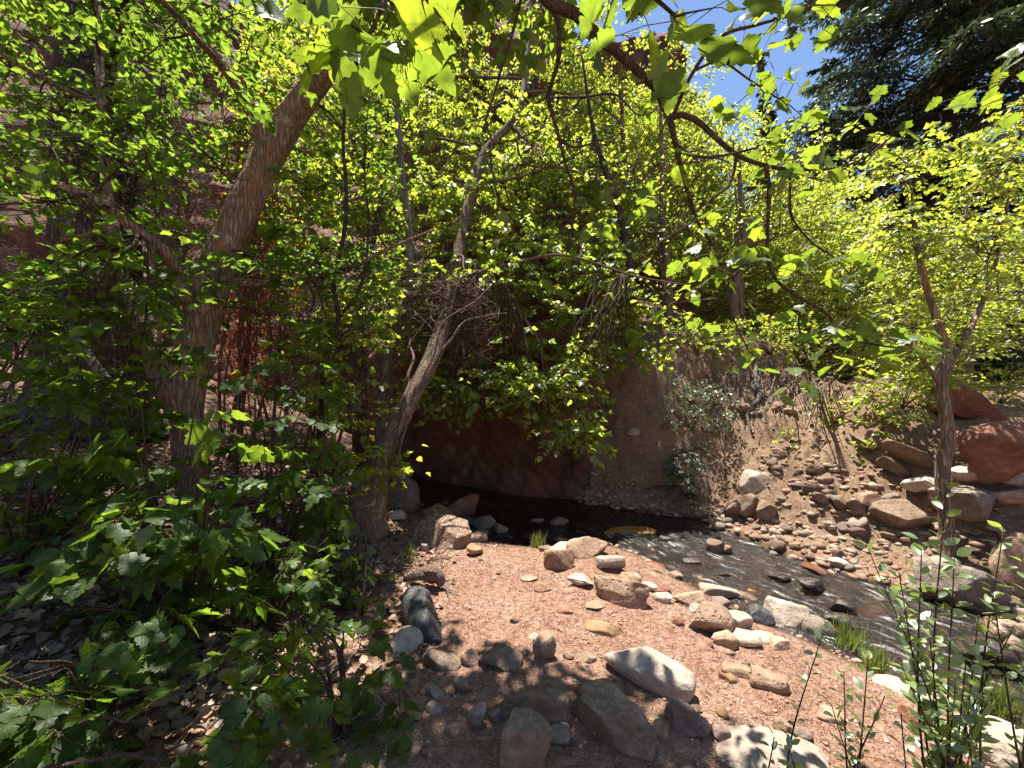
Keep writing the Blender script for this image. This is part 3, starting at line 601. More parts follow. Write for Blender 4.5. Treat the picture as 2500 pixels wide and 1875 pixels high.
# cobbles one could count: copies of a few shapes
COB = []
for k in range(8):
    V, Fc = rock_verts(900 + k, 3, 4 + k % 4, 0.08, 0.2); COB.append((V, Fc))
COBM = {}
def cobbles(n, pts, label, group, smin_, smax_, mats, flat=0.6, name='cobble', cat='cobble'):
    k = 0
    for (x, y) in pts:
        if k >= n: break
        m = random.choice(mats); i = random.randrange(8); key = (m, i)
        if key not in COBM: COBM[key] = mesh_np('cobble', COB[i][0], COB[i][1], RM[m])
        sz = random.uniform(smin_, smax_) * random.choice((0.7, 1, 1, 1.25))
        o = link(name, COBM[key], loc=(x, y, max(tz(x, y), -0.03) + sz * 0.14), label=label, cat=cat, group=group)
        o.scale = (sz / 2, sz / 2 * random.uniform(0.6, 0.95), sz / 2 * flat * random.uniform(0.7, 1.2))
        o.rotation_euler = (random.uniform(-.3, .3), random.uniform(-.3, .3), random.uniform(0, 6.28)); k += 1
def along(P, n, w0, w1):
    q = resample(P, n * 2); tt = nrm(np.gradient(q, axis=0)); nn = np.stack([-tt[:, 1], tt[:, 0]], -1)
    i = rng.permutation(len(q))[:n]; return q[i] + nn[i] * rng.uniform(w0, w1, (n, 1))
cobbles(78, along(FAR[9:], 78, -0.42, 0.04), 'small grey cobble in the cobble band along the far edge of the pool', 'cobbles along the far edge of the pool', 0.05, 0.13, ['grey', 'purple', 'brown', 'tan'])
cobbles(86, along(FAR[3:10], 86, -1.0, 0.05), 'grey brown cobble strewn on the far shelf between stream and slope', 'cobbles on the far shelf', 0.06, 0.2, ['grey', 'brown', 'tan', 'pale', 'purple'])
cobbles(38, along(NEAR[8:17], 38, 0.0, 0.32), 'small sunlit cobble in the waterside row on the near beach', 'cobbles along the near waterline', 0.04, 0.11, ['tan', 'pale', 'orange', 'grey', 'white'])
bp = np.stack([rng.uniform(-0.9, 2.0, 260), rng.uniform(1.6, 4.6, 260)], -1)
bp = bp[(~inside(bp, POLY)) & (pdist(bp, NEAR) > 0.2)]
cobbles(30, bp, 'small reddish tan stone scattered on the gravel beach', 'small stones scattered on the beach', 0.03, 0.08, ['tan', 'orange', 'pale', 'red', 'brown', 'tan'])
sp_ = np.stack([rng.uniform(2.0, 6.4, 900), rng.uniform(4.2, 9.0, 900)], -1); zz, i_, f_, w_, dn_, df_ = terrain(sp_, True)
sp_ = sp_[f_ & (df_ > 0.6) & (zz < 2.6)]
cobbles(36, sp_, 'brown stone half buried in the slumped far slope', 'stones in the slumped slope', 0.06, 0.17, ['brown', 'tan', 'grey', 'brown'], 0.7)
wp_ = along(FAR[2:10], 60, 0.05, 1.1)
cobbles(34, wp_, 'dark wet cobble awash in the riffle', 'wet cobbles in the riffle', 0.07, 0.2, ['wet', 'wet', 'brown', 'wetred'], 0.4)

# gravel too small to count
OCT = (np.array([(1, 0, 0), (-1, 0, 0), (0, 1, 0), (0, -1, 0), (0, 0, 1), (0, 0, -1.0)]), np.array([(0, 2, 4), (2, 1, 4), (1, 3, 4), (3, 0, 4), (2, 0, 5), (1, 2, 5), (3, 1, 5), (0, 3, 5)]))
def pebbles(name, P, smin_, smax_, mats, pw=2.2, octa=False):
    n = len(P); V0, F0 = OCT if octa else ICO[1]
    z = terrain(P); sz = smin_ + (smax_ - smin_) * rng.random(n) ** pw
    yaw = rng.uniform(0, 6.28, n); sc = np.stack([sz, sz * rng.uniform(0.5, 0.95, n), sz * rng.uniform(0.3, 0.6, n)], -1)
    v = V0[None] * (1 + 0.25 * rng.normal(size=(n, len(V0), 1)).clip(-1, 1)) * sc[:, None]
    c_, s_ = np.cos(yaw)[:, None], np.sin(yaw)[:, None]
    v = np.stack([v[..., 0] * c_ - v[..., 1] * s_, v[..., 0] * s_ + v[..., 1] * c_, v[..., 2]], -1) + np.column_stack([P, z + sz * 0.1])[:, None]
    Fa = (F0[None] + (np.arange(n) * len(V0))[:, None, None]).reshape(-1, 3)
    return link(name, mesh_np(name, v.reshape(-1, 3), Fa, mats, True, dict(rnd=np.repeat(rng.random(n), len(V0)))), kind='stuff')
def grav_mat(name, *cols):
    g = N(name); r = g.attr('rnd'); nzz = g.noise(g.geo(), 60, 4, 0.6)
    col = g.ramp(r, *[(i / (len(cols) - 1), c) for i, c in enumerate(cols)])
    col = g.mix(0.5, col, g.mix(1.0, col, g.ramp(nzz, (0.3, 0.5), (0.7, 1.4)), 'MULTIPLY')); g.bsdf(col, 0.9, None, 0.2); return g.m
GM1 = grav_mat('gravel_beach', (0.36, 0.18, 0.11), (0.44, 0.25, 0.165), (0.40, 0.22, 0.14), (0.50, 0.34, 0.25), (0.34, 0.19, 0.125), (0.46, 0.27, 0.18), (0.56, 0.44, 0.35))
GM2 = grav_mat('gravel_slope', (0.22, 0.12, 0.075), (0.33, 0.22, 0.15), (0.26, 0.16, 0.10), (0.42, 0.31, 0.22), (0.30, 0.24, 0.19))
p = np.stack([rng.uniform(-1.6, 2.9, 30000), 1.2 + 3.8 * rng.random(30000) ** 1.5], -1); p = p[(~inside(p, POLY)) & (rng.random(30000) < 0.35 + 0.65 * sstep(-.2, .35, fbm(np.column_stack([p, 0 * p[:, 0]]) * 1.6, 3, 88)))]
pebbles('beach_gravel', p, 0.003, 0.017, GM1, 4.5, True)
p = np.stack([rng.uniform(1.2, 8.5, 40000), rng.uniform(1.8, 10, 40000)], -1); z_, i_, f_, w_, dn_, df_ = terrain(p, True); p = p[f_ & (z_ < 2.7)]
pebbles('slope_gravel', p[:6500], 0.007, 0.042, GM2, 3.0)
p = WP[inside(WP, POLY)]; p = p[rng.permutation(len(p))[:2200]] + rng.normal(size=(2200, 2)) * 0.02
p2 = np.concatenate([along(FAR[2:10], 900, -1.3, 0.05), along(FAR[9:], 300, -0.45, 0.05)]); pebbles('far_shelf_pebbles', p2, 0.02, 0.075, GM2, 1.6)
p2 = np.concatenate([along(NEAR[4:18], 500, -0.05, 0.4), along(NEAR[8:18], 300, 0.0, 1.0)]); pebbles('near_shore_pebbles', p2, 0.012, 0.05, GM1, 1.8)
pebbles('stream_bed_gravel', p, 0.015, 0.06, GM2, 2.0)

# ------------------------------------------------------------------ plants: leaf shapes, sticks, sprays
def leaf_template(half, fold=0.18, droop=0.25, curl=0.0):
    """half outline from stalk to tip as (x, y); returns verts, tris, uv. Leaf lies along +x, normal +z, length 1"""
    half = np.array(half, float); n = len(half)
    mid = np.stack([np.clip(np.maximum.accumulate(half[:, 0]), 0, 1), 0 * half[:, 0]], -1)
    def z(p): return fold * np.abs(p[:, 1]) - droop * p[:, 0] ** 2 + curl * np.sin(p[:, 0] * 9 + p[:, 1] * 7) * 0.03
    L, M, R = half, mid, half * np.array([1, -1]); P = np.vstack([M, L, R])
    V = np.column_stack([P, z(P)]); T = []
    for i in range(n - 1):
        for off, fl in ((n, 0), (2 * n, 1)):
            a, b, c, d = i, i + 1, off + i + 1, off + i
            for tri in ((a, b, c), (a, c, d)):
                v = V[list(tri)]
                if np.linalg.norm(np.cross(v[1] - v[0], v[2] - v[0])) > 1e-5: T.append(tri if not fl else tri[::-1])
    return V, np.array(T), np.column_stack([P, 0 * P[:, 0]])
MAPLE = [(0, 0), (-.05, .07), (-.02, .20), (-.03, .33), (.08, .36), (.14, .33), (.24, .44), (.33, .43), (.45, .60), (.51, .50), (.58, .50), (.53, .36), (.54, .22), (.63, .26), (.68, .22), (.77, .25), (.81, .14), (.90, .11), (1, 0)]
BROAD = [(0, 0), (-.02, .10), (.06, .25), (.16, .27), (.22, .38), (.33, .35), (.44, .46), (.50, .36), (.55, .36), (.54, .27), (.66, .30), (.70, .22), (.79, .23), (.83, .13), (.92, .09), (1, 0)]
OVAL = [(0, 0), (.15, .16), (.38, .26), (.62, .24), (.85, .12), (1, 0)]
T_MAPLE = [leaf_template(MAPLE, 0.2, 0.22), leaf_template(MAPLE, 0.05, 0.4, 1), leaf_template(BROAD, 0.25, 0.3, 1), leaf_template(BROAD, -0.1, 0.15)]
def leaf_halves(half, fold=0.2, tip=-0.28):
    half = np.array(half, float); n = len(half); R = half[1:-1] * np.array([1, -1]); P = np.vstack([half, R])
    V = np.column_stack([P, fold * np.abs(P[:, 1]) + tip * P[:, 0] ** 2])
    return V, np.array([[0] + list(range(n - 1, 0, -1)), [0] + list(range(n, 2 * n - 2)) + [n - 1]]), np.column_stack([P, 0 * P[:, 0]])
T_MED = [leaf_halves([(0, 0), (.06, .33), (.44, .53), (.56, .25), (1, 0)]), leaf_halves([(0, 0), (.15, .36), (.50, .40), (.74, .24), (1, 0)], .08, -.35)]
T_LOW = [leaf_halves([(0, 0), (.40, .42), (1, 0)], 0.25, -0.25)]
T_OVAL = [leaf_template(OVAL, 0.2, 0.2)]
T_OVLOW = [leaf_halves([(0, 0), (.4, .27), (1, 0)], 0.2, -0.2)]
T_NEEDLE = [leaf_halves([(0, 0), (.4, .10), (1, 0)], 0.1, -0.1)]
T_SPRAY = [leaf_halves([(0, 0), (.45, .20), (1, 0)], 0.15, -0.2)]
T_BLADE = [leaf_template([(0, .018), (.35, .022), (.7, .015), (1, 0)], 0.3, 0.55)]

def leaf_mesh(name, tmpls, P, D, Nn, size, mat):
    """all leaves of a crown as one mesh"""
    P, D, Nn, size = map(np.asarray, (P, D, Nn, size)); n = len(P)
    D = nrm(D); Sd = nrm(np.cross(Nn, D)); Nn = np.cross(D, Sd)
    pick = rng.integers(0, len(tmpls), n); Vs, Ts, Us, Rn, base = [], [], [], [], 0
    for k, (tv, tt, tu) in enumerate(tmpls):
        m = pick == k; c = int(m.sum())
        if not c: continue
        v = tv[None] * size[m][:, None, None]
        w = P[m][:, None] + v[..., :1] * D[m][:, None] + v[..., 1:2] * Sd[m][:, None] + v[..., 2:] * Nn[m][:, None]
        Vs.append(w.reshape(-1, 3)); Ts.append((tt[None] + (np.arange(c) * len(tv))[:, None, None] + base).reshape(-1, tt.shape[1]))
        Us.append(np.tile(tu, (c, 1))); Rn.append(np.repeat(rng.random(c), len(tv))); base += c * len(tv)
    return mesh_np(name, np.vstack(Vs), Ts, mat, True, dict(rnd=np.concatenate(Rn), leafuv=np.vstack(Us)))
LEAFME = {}
def leaf_objects(tmpls, P, D, Nn, size, mat, parent, origin, name='leaf', stems=None):
    """large leaves: an object each, sharing a few meshes"""
    D = nrm(np.asarray(D)); Sd = nrm(np.cross(Nn, D)); Nn = np.cross(D, Sd)
    for i in range(len(P)):
        k = random.randrange(len(tmpls)); key = (id(tmpls), k, mat.name)
        if key not in LEAFME: LEAFME[key] = mesh_np(name, tmpls[k][0], tmpls[k][1], mat, True, dict(leafuv=tmpls[k][2]))
        par = parent if not stems else stems[int(np.argmin([((q - P[i]) ** 2).sum(1).min() for _, q in stems]))][0]
        o = link(name, LEAFME[key], par)
        s_ = size[i]; p = P[i] - origin
        w_, h_ = s_ * random.uniform(.78, 1.12), s_ * random.uniform(.3, 1.7)
        o.matrix_basis = Matrix(((D[i][0] * s_, Sd[i][0] * w_, Nn[i][0] * h_, p[0]), (D[i][1] * s_, Sd[i][1] * w_, Nn[i][1] * h_, p[1]), (D[i][2] * s_, Sd[i][2] * w_, Nn[i][2] * h_, p[2]), (0, 0, 0, 1)))
def sticks(name, P0, Pm, P1, r0, r1, mat, parent=None, kind='stuff', origin=None, cheap=False):
    """many thin three-sided twigs as one mesh, each bent at its middle"""
    P0, Pm, P1 = map(np.asarray, (P0, Pm, P1)); n = len(P0); r0 = np.broadcast_to(r0, n); r1 = np.broadcast_to(r1, n)
    if origin is not None: P0, Pm, P1 = P0 - origin, Pm - origin, P1 - origin
    d = nrm(P1 - P0); u = nrm(np.cross(d, np.array([0.31, 0.53, 0.79]))); w = np.cross(d, u)
    rings = ((P0, r0), (P1, r1)) if cheap else ((P0, r0), (Pm, (r0 + r1) / 2), (P1, r1))
    V = np.empty((n, 3 * len(rings), 3))
    for k, (p, r) in enumerate(rings):
        for j in range(3):
            a = j * 2.0944; V[:, k * 3 + j] = p + r[:, None] * (math.cos(a) * u + math.sin(a) * w)
    q = np.array([(k * 3 + j, k * 3 + (j + 1) % 3, k * 3 + 3 + (j + 1) % 3, k * 3 + 3 + j) for k in range(len(rings) - 1) for j in range(3)])
    return link(name, mesh_np(name, V.reshape(-1, 3), (q[None] + (np.arange(n) * 3 * len(rings))[:, None, None]).reshape(-1, 4), mat), parent, kind=kind)
def tube(pts, radii, seg=8, bark=0.0, step=None, seed=0):
    pts = np.asarray(pts, float); P = catmull(np.column_stack([pts, radii]), 8)
    L = np.linalg.norm(np.diff(P[:, :3], axis=0), axis=1).sum(); P = resample(P, max(4, int(L / (step or max(0.03, L / (14 if seg <= 5 else 26))))))
    c, r = P[:, :3], P[:, 3]; t = nrm(np.gradient(c, axis=0)); u = np.empty_like(t); ref = np.array([1.0, 0.1, 0.0])
    if abs(t[0] @ ref) > 0.9: ref = np.array([0, 1.0, 0])
    for i in range(len(t)):
        ref = ref - (ref @ t[i]) * t[i]; ref /= np.linalg.norm(ref); u[i] = ref
    w = np.cross(t, u); a = np.linspace(0, 2 * np.pi, seg, endpoint=False)
    ring = np.cos(a)[None, :, None] * u[:, None] + np.sin(a)[None, :, None] * w[:, None]
    V = c[:, None] + ring * r[:, None, None]
    if bark:
        k = fbm(np.stack([np.broadcast_to(np.cos(a) * 2.8, V.shape[:2]), np.broadcast_to(np.sin(a) * 2.8, V.shape[:2]), np.broadcast_to((np.arange(len(c)) * L / len(c) * 2.6)[:, None], V.shape[:2])], -1) + seed, 4, seed)
        V = V + ring * (r[:, None] * bark * k)[..., None]
    n = len(c); Q = []
    i, j = np.meshgrid(np.arange(n - 1), np.arange(seg), indexing='ij')
    Q = np.stack([i * seg + j, i * seg + (j + 1) % seg, (i + 1) * seg + (j + 1) % seg, (i + 1) * seg + j], -1).reshape(-1, 4)
    V = np.vstack([V.reshape(-1, 3), c[:1], c[-1:]]); e0, e1 = n * seg, n * seg + 1
    T = np.array([(e0, (k + 1) % seg, k) for k in range(seg)] + [(e1, (n - 1) * seg + k, (n - 1) * seg + (k + 1) % seg) for k in range(seg)])
    return V, Q, T
def tubes(name, items, mat, parent=None, seg=8, bark=0.0, origin=None, kind=None):
    Vs, Qs, Ts, b = [], [], [], 0
    for k, (p, r) in enumerate(items):
        V, Q, T = tube(p, r, seg, bark, seed=k * 3 + 1); Vs.append(V); Qs.append(Q + b); Ts.append(T + b); b += len(V)
    V = np.vstack(Vs)
    if origin is not None: V = V - origin
    return link(name, mesh_np(name, V, [np.vstack(Qs), np.vstack(Ts)], mat), parent, kind=kind)
def sprays(Bp, Dr, Ln, pairs, lsize, up=0.75, tilt=0.45, droop=0.25, jit=0.25):
    """leafy twigs: opposite leaves along each; returns leaf arrays (pos, dir, normal, size) and stick arrays"""
    n = len(Bp); Dr = nrm(Dr); Ln = np.broadcast_to(Ln, n)
    Z = np.array([0, 0, 1.0]); end = Bp + Dr * Ln[:, None] - Z * (droop * Ln)[:, None] * 0.5; mid = Bp + Dr * (Ln * 0.5)[:, None] + rng.normal(size=(n, 3)) * (Ln * 0.05)[:, None]
    sd_ = nrm(np.cross(Dr, Z) + 1e-4); PP, DD, NN, SS = [], [], [], []; st_ = rng.normal(size=(n, 3)) * tilt * .8
    for k in range(pairs):
        f = 0.25 + 0.75 * (k + 1) / pairs
        c = np.where(f < 0.5, 1, 0) * (Bp + (mid - Bp) * (f * 2)) + np.where(f >= 0.5, 1, 0) * (mid + (end - mid) * (f * 2 - 1))
        for s_ in (-1, 1):
            d = nrm(Dr * (0.45 + 0.4 * (k == pairs - 1)) + sd_ * s_ * 0.8 - Z * droop + rng.normal(size=(n, 3)) * jit)
            nn = nrm(Z * up + st_ + rng.normal(size=(n, 3)) * tilt * .55)
            sz = lsize * rng.uniform(0.6, 1.15, n)
            PP.append(c + d * (sz * 0.30)[:, None]); DD.append(d); NN.append(nn); SS.append(sz)
    d = nrm(Dr - Z * droop + rng.normal(size=(n, 3)) * jit); PP.append(end); DD.append(d); NN.append(nrm(Z * up + rng.normal(size=(n, 3)) * tilt)); SS.append(lsize * rng.uniform(0.8, 1.2, n))
    return [np.concatenate(a) for a in (PP, DD, NN, SS)], (Bp, mid, end)
def in_view(P):
    Y = np.maximum(P[:, 1], 1e-3); u = CX + P[:, 0] / Y * F; v = CY - (P[:, 2] - CH) / Y * F
    return (P[:, 1] > 0.2) & (u > -60) & (u < 2560) & (v > -60) & (v < 1940), u, v
# leaves grow where they leave the beach, the stream and the far slope in the sun the photograph shows
SUNNY = np.array([(-1.2, 4.85), (-1.0, 3.6), (-0.65, 2.9), (-.05, 2.45), (0.75, 2.2), (1.05, 1.7), (1.15, 0.6), (2.6, 0.5), (4.2, 1.6), (4.2, 3.2), (3.0, 5.2), (1.8, 5.3), (1.2, 4.8), (0.3, 4.7), (-0.6, 4.85)])
SLOPE = [(0.3, np.array([(-1.45, 2.0), (-.75, 1.9), (-.75, 2.7), (-1.5, 2.9)])), (0.5, np.array([(2.35, 5.5), (3.4, 4.9), (5.4, 5.2), (5.6, 6.6), (2.7, 6.7)])), (1.9, np.array([(2.75, 6.3), (5.8, 6.3), (6.2, 7.4), (5.6, 8.2), (3.4, 8.2)]))]
def shadow_xy(P, zg=0.15): 
    h = (P[:, 2] - zg) / SD[2]; return np.stack([P[:, 0] - SD[0] * h, P[:, 1] - SD[1] * h], -1)
def sun_ok(P, keep=0.03):
    ok = ~inside(shadow_xy(P), SUNNY) | (rng.random(len(P)) < keep)
    for zg, sl_ in SLOPE: ok &= ~inside(shadow_xy(P, zg), sl_) | (P[:, 2] < zg + 0.8) | (rng.random(len(P)) < 0.12)
    return ok

# ------------------------------------------------------------------ trees
def clusters_px(*regs):
    out = []
    for (x0, x1, y0, y1, d0, d1, n, r) in regs:
        p = PX(rng.uniform(x0, x1, n), rng.uniform(y0, y1, n), rng.uniform(d0, d1, n)); out.append(np.column_stack([p, np.full(n, r) * rng.uniform(0.8, 1.25, n)]))
    return np.vstack(out)
def clusters_rim(*regs):
    """clumps hung so that their shade falls on the pool and the cliff foot, not on the beach; depth is d0..d1 behind that limit"""
    out = []; kk = SD[1] / SD[2]
    for (x0, x1, y0, y1, d0, d1, n, r) in regs:
        px, py = rng.uniform(x0, x1, n), rng.uniform(y0, y1, n); k = (CY - py) / F
        bk = np.where(k > 0, 0.15, 0.0); Y = (4.9 + kk * CH + rng.uniform(d0, d1, n)) / (1 - (kk + bk) * k)
        q = PX(px, py, Y); lim = cliff_y(q[:, 0], q[:, 2]) - 0.35; Y = np.minimum(Y, np.maximum(lim, Y * .8)); out.append(np.column_stack([PX(px, py, Y), r * rng.uniform(0.8, 1.25, n)]))
    return np.vstack(out)
def clusters_sun(x0, x1, y0, y1, z0, z1, n, r):
    """clumps that shade a patch of ground"""
    z = rng.uniform(z0, z1, n); h = z / SD[2]; p = np.stack([rng.uniform(x0, x1, n) + SD[0] * h, rng.uniform(y0, y1, n) + SD[1] * h, z], -1)
    return np.column_stack([p, np.full(n, r)])
def arc(a, b, sag=0.12, k=5):
    a, b = np.asarray(a), np.asarray(b); t = np.linspace(0, 1, k)[:, None]; L = np.linalg.norm(b - a)
    return a + (b - a) * t + np.array([0, 0, 1]) * (np.sin(t * np.pi) * sag * L) + rng.normal(size=(k, 3)) * (L * 0.035) * np.sin(t * np.pi)
def build_tree(name, label, cat, trunks, C, leaf, mat, bark, limbs=8, spc=10, pairs=4, slen=0.38, tm=None, nobj=0, group=None, base=None, keep=0.03, limb_r=0.035, seg=14, barkd=0.14, filt=True, droop=0.25, extra_branches=(), up=0.75, low=None):
    """trunks: list of (world points, radii); C: clump centres and radii (n,4)"""
    tp = [np.asarray(t[0], float) for t in trunks]; base = np.asarray(base if base is not None else tp[0][0])
    root = thing(name, label, cat, base, group)
    for k, (p, r) in enumerate(trunks):
        V, Q, T = tube(p, r, seg if k == 0 else max(8, seg - 4), barkd, step=0.05, seed=len(name) + k)
        link('trunk' if k == 0 else 'stem', mesh_np('trunk', V - base, [Q, T], bark), root)
    for (p, r) in extra_branches: tubes('branch', [(p, r)], bark, root, 8, 0.1, base)
    nodes = [(q, rr) for (p, r) in list(trunks) + list(extra_branches) for q, rr in zip(resample(np.column_stack([p, r]), 30)[:, :3], resample(np.column_stack([p, r]), 30)[:, 3])]
    npos = np.array([q for q, _ in nodes]); nrr = np.array([r for _, r in nodes])
    if len(C):
        cc = C[:, :3]; idx = [int(np.argmax(np.linalg.norm(cc - npos.mean(0), axis=1)))]; dmin = np.linalg.norm(cc - cc[idx[0]], axis=1)
        while len(idx) < min(limbs, len(cc)):
            i = int(np.argmax(dmin)); idx.append(i); dmin = np.minimum(dmin, np.linalg.norm(cc - cc[i], axis=1))
        lp = []
        lo = 0.3 * (npos[:, 2].max() - base[2]) + base[2]
        def attach(c, P, rr, pen=0.8):
            d = np.linalg.norm(P - c, axis=1) + pen * np.maximum(0, P[:, 2] - c[2]) + 2.0 * np.maximum(0, lo - P[:, 2]); k = int(np.argmin(d)); return P[k], rr[k]
        for i in idx:
            a, r = attach(cc[i], npos, nrr); rb = min(limb_r, r * 0.7); pts = arc(a, cc[i], 0.08)
            tubes('branch', [(pts, np.linspace(rb, rb * 0.3, 5))], bark, root, 7, 0.08, base); lp.append((pts, np.linspace(rb, rb * 0.3, 5)))
        P2 = np.vstack([npos] + [resample(np.column_stack([p, r]), 12)[:, :3] for p, r in lp]); R2 = np.concatenate([nrr] + [np.linspace(r[0], r[-1], 12) for p, r in lp])
        sec = []
        for i in range(len(cc)):
            if i in idx: continue
            a, r = attach(cc[i], P2, R2, 0.3); rb = min(limb_r * 0.4, r * 0.6); sec.append((arc(a, cc[i], 0.1), np.linspace(rb, rb * 0.3, 5)))
        if sec: tubes('branchlet', sec, TWIG, root, 4, 0.0, base, kind='stuff')
        n = len(C) * spc; ci = np.repeat(np.arange(len(C)), spc)
        off = rng.normal(size=(n, 3)) * np.array([0.5, 0.5, 0.32]); Bp = cc[ci] + off * C[ci, 3:4] * 0.68
        Dr = nrm(off) * np.array([1, 1, 0.4]) + rng.normal(size=(n, 3)) * np.array([0.6, 0.6, 0.15])
        (P, D, Nn, Sz), (s0, sm, s1) = sprays(Bp, Dr, slen * rng.uniform(0.6, 1.2, n), pairs, leaf, droop=droop, up=up)
        ok = np.ones(len(P), bool)
        if filt: ok &= sun_ok(P, keep)
        ok &= P[:, 2] > terrain(P[:, :2]) + 0.03
        so_ = sun_ok(sm, keep) if filt else np.ones(n, bool)
        ch_ = tm is T_LOW; so_ &= (rng.random(n) < (.6 if ch_ else 1)); sticks('twigs', s0[so_], sm[so_], s1[so_], 0.0035, 0.0015, TWIG, root, origin=base, cheap=True)
        # stalks from clump heart to each spray
        ch_ = True; hs = cc[ci][so_]; sticks('twigs', hs, (hs + s0[so_]) / 2 + rng.normal(size=(so_.sum(), 3)) * 0.02, s0[so_], 0.005, 0.0035, TWIG, root, origin=base, cheap=ch_)
        P, D, Nn, Sz = P[ok], D[ok], Nn[ok], Sz[ok]
        if nobj:
            vis, u, v_ = in_view(P); sc = np.where(vis, Sz / np.maximum(P[:, 1], 0.3), 0); o_ = np.argsort(-sc)[:nobj]; big = np.zeros(len(P), bool); big[o_] = True
            leaf_objects(T_MAPLE if tm is not T_OVAL else T_OVAL, P[big], D[big], Nn[big], Sz[big], mat, root, base); P, D, Nn, Sz = P[~big], D[~big], Nn[~big], Sz[~big]
        if len(P): link('crown', leaf_mesh('crown', tm or T_MED, P - base, D, Nn, Sz, mat), root, kind='stuff')
    return root
def path_px(*q):
    return np.array([PX(a, b, c) for a, b, c in q])
def foot(px, py, dz=0.08):
    p = GP(px, py); return np.array([p[0], p[1], p[2] - dz])

# the leaning tree on the left
f0 = foot(500, 1345)
Lt = np.vstack([f0, f0 + [-.01, 0, .16], path_px((478, 1240, 3.35), (460, 1110, 3.4), (455, 1000, 3.45), (468, 880, 3.5), (492, 780, 3.6), (522, 680, 3.65), (562, 580, 3.75), (602, 490, 3.85), (655, 380, 4.0), (725, 265, 4.1), (800, 170, 4.2), (860, 90, 4.35), (900, -60, 4.5), (930, -260, 4.7), (950, -450, 5.0))])
Lr = [.26, .165, .14, .135, .14, .165, .175, .17, .165, .16, .155, .145, .135, .12, .10, .075, .04]
Lr = [q * .86 for q in Lr]
st2 = (path_px((445, 1000, 3.45), (412, 960, 3.4), (371, 836, 3.5), (337, 748, 3.6), (304, 676, 3.7), (270, 520, 3.9), (250, 300, 4.1), (240, 50, 4.3), (230, -200, 4.5)), [.10, .10, .085, .075, .065, .05, .04, .03, .015])
eb = [(path_px((530, 680, 3.65), (620, 692, 3.9), (720, 690, 4.2), (800, 676, 4.4), (880, 642, 4.6), (948, 608, 4.8), (1060, 560, 5.1)), [.05, .045, .04, .036, .03, .022, .012]),
      (path_px((655, 385, 4.0), (600, 250, 3.8), (520, 130, 3.6), (420, 20, 3.4), (330, -120, 3.2)), [.07, .055, .045, .03, .015]),
      (path_px((480, 800, 3.55), (420, 640, 3.3), (330, 560, 3.1), (220, 480, 2.9), (90, 440, 2.8), (-60, 430, 2.7)), [.06, .05, .042, .034, .026, .016])]
C = np.vstack([clusters_px((-40, 340, -20, 330, 3.0, 5.2, 18, .34), (340, 660, -20, 110, 3.0, 5.2, 6, .34), (-40, 300, 330, 640, 2.6, 4.2, 12, .30), (300, 560, 200, 600, 2.8, 4.2, 4, .24), (540, 1000, 60, 700, 4.0, 5.6, 22, .34), (-60, 420, 640, 950, 2.5, 3.4, 22, .26), (430, 900, 560, 900, 3.4, 4.4, 16, .28)),
               clusters_sun(-5.5, -1.0, 0.8, 4.6, 4.5, 8.0, 46, .45)])
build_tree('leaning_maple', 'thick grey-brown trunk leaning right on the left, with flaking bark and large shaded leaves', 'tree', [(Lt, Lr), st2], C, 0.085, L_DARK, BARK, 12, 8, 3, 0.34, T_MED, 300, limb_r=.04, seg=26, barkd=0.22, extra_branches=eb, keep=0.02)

# the tree leaning over the pool
f0 = foot(878, 1300, 0.12)
Mt = np.vstack([f0, f0 + [.03, 0, .12], path_px((897, 1233, 4.3), (922, 1140, 4.35), (946, 1080, 4.4), (1000, 975, 4.7), (1050, 885, 5.1), (1084, 790, 5.6), (1102, 705, 6.1), (1118, 620, 6.5), (1145, 500, 7.0), (1175, 392, 7.5), (1205, 345, 7.7), (1243, 304, 7.9), (1275, 240, 8.1), (1290, 100, 8.8), (1300, -80, 9.4))])
Mr = [.36, .27, .205, .145, .122, .113, .108, .104, .10, .096, .09, .085, .08, .075, .068, .05, .025]
C = np.vstack([clusters_rim((900, 1560, 560, 720, .4, 1.1, 34, .33), (1000, 1600, 700, 880, 0.1, .7, 46, .30), (1060, 1440, 880, 985, -.2, .35, 36, .22), (1340, 1430, 980, 1080, -.15, .25, 9, .15), (1480, 1680, 680, 880, 0.1, .6, 18, .22),
                         (780, 1560, 60, 560, .5, 1.8, 74, .40), (1120, 1720, 330, 640, .4, 1.2, 32, .34), (1020, 1300, 230, 700, -.1, .3, 26, .26), (900, 1500, -100, 60, 0.8, 1.8, 6, .45)),
               clusters_px((780, 960, 700, 1000, 4.6, 5.4, 6, .24), (900, 1010, 1080, 1160, 4.1, 4.35, 3, .18))])
build_tree('pool_maple', 'ridged trunk with a swollen hollow base leaning right over the dark pool', 'tree', [(Mt, Mr), (np.vstack([f0 + [-.28, .05, 0.02], f0 + [-.16, .03, .16], f0 + [-.02, 0, .42], f0 + [.08, 0, .75]]), [.10, .12, .12, .07])], C, 0.092, L_MID, BARK2, 14, 9, 5, 0.42, T_MED, 300, limb_r=.035, seg=24, barkd=0.2, keep=0.02)

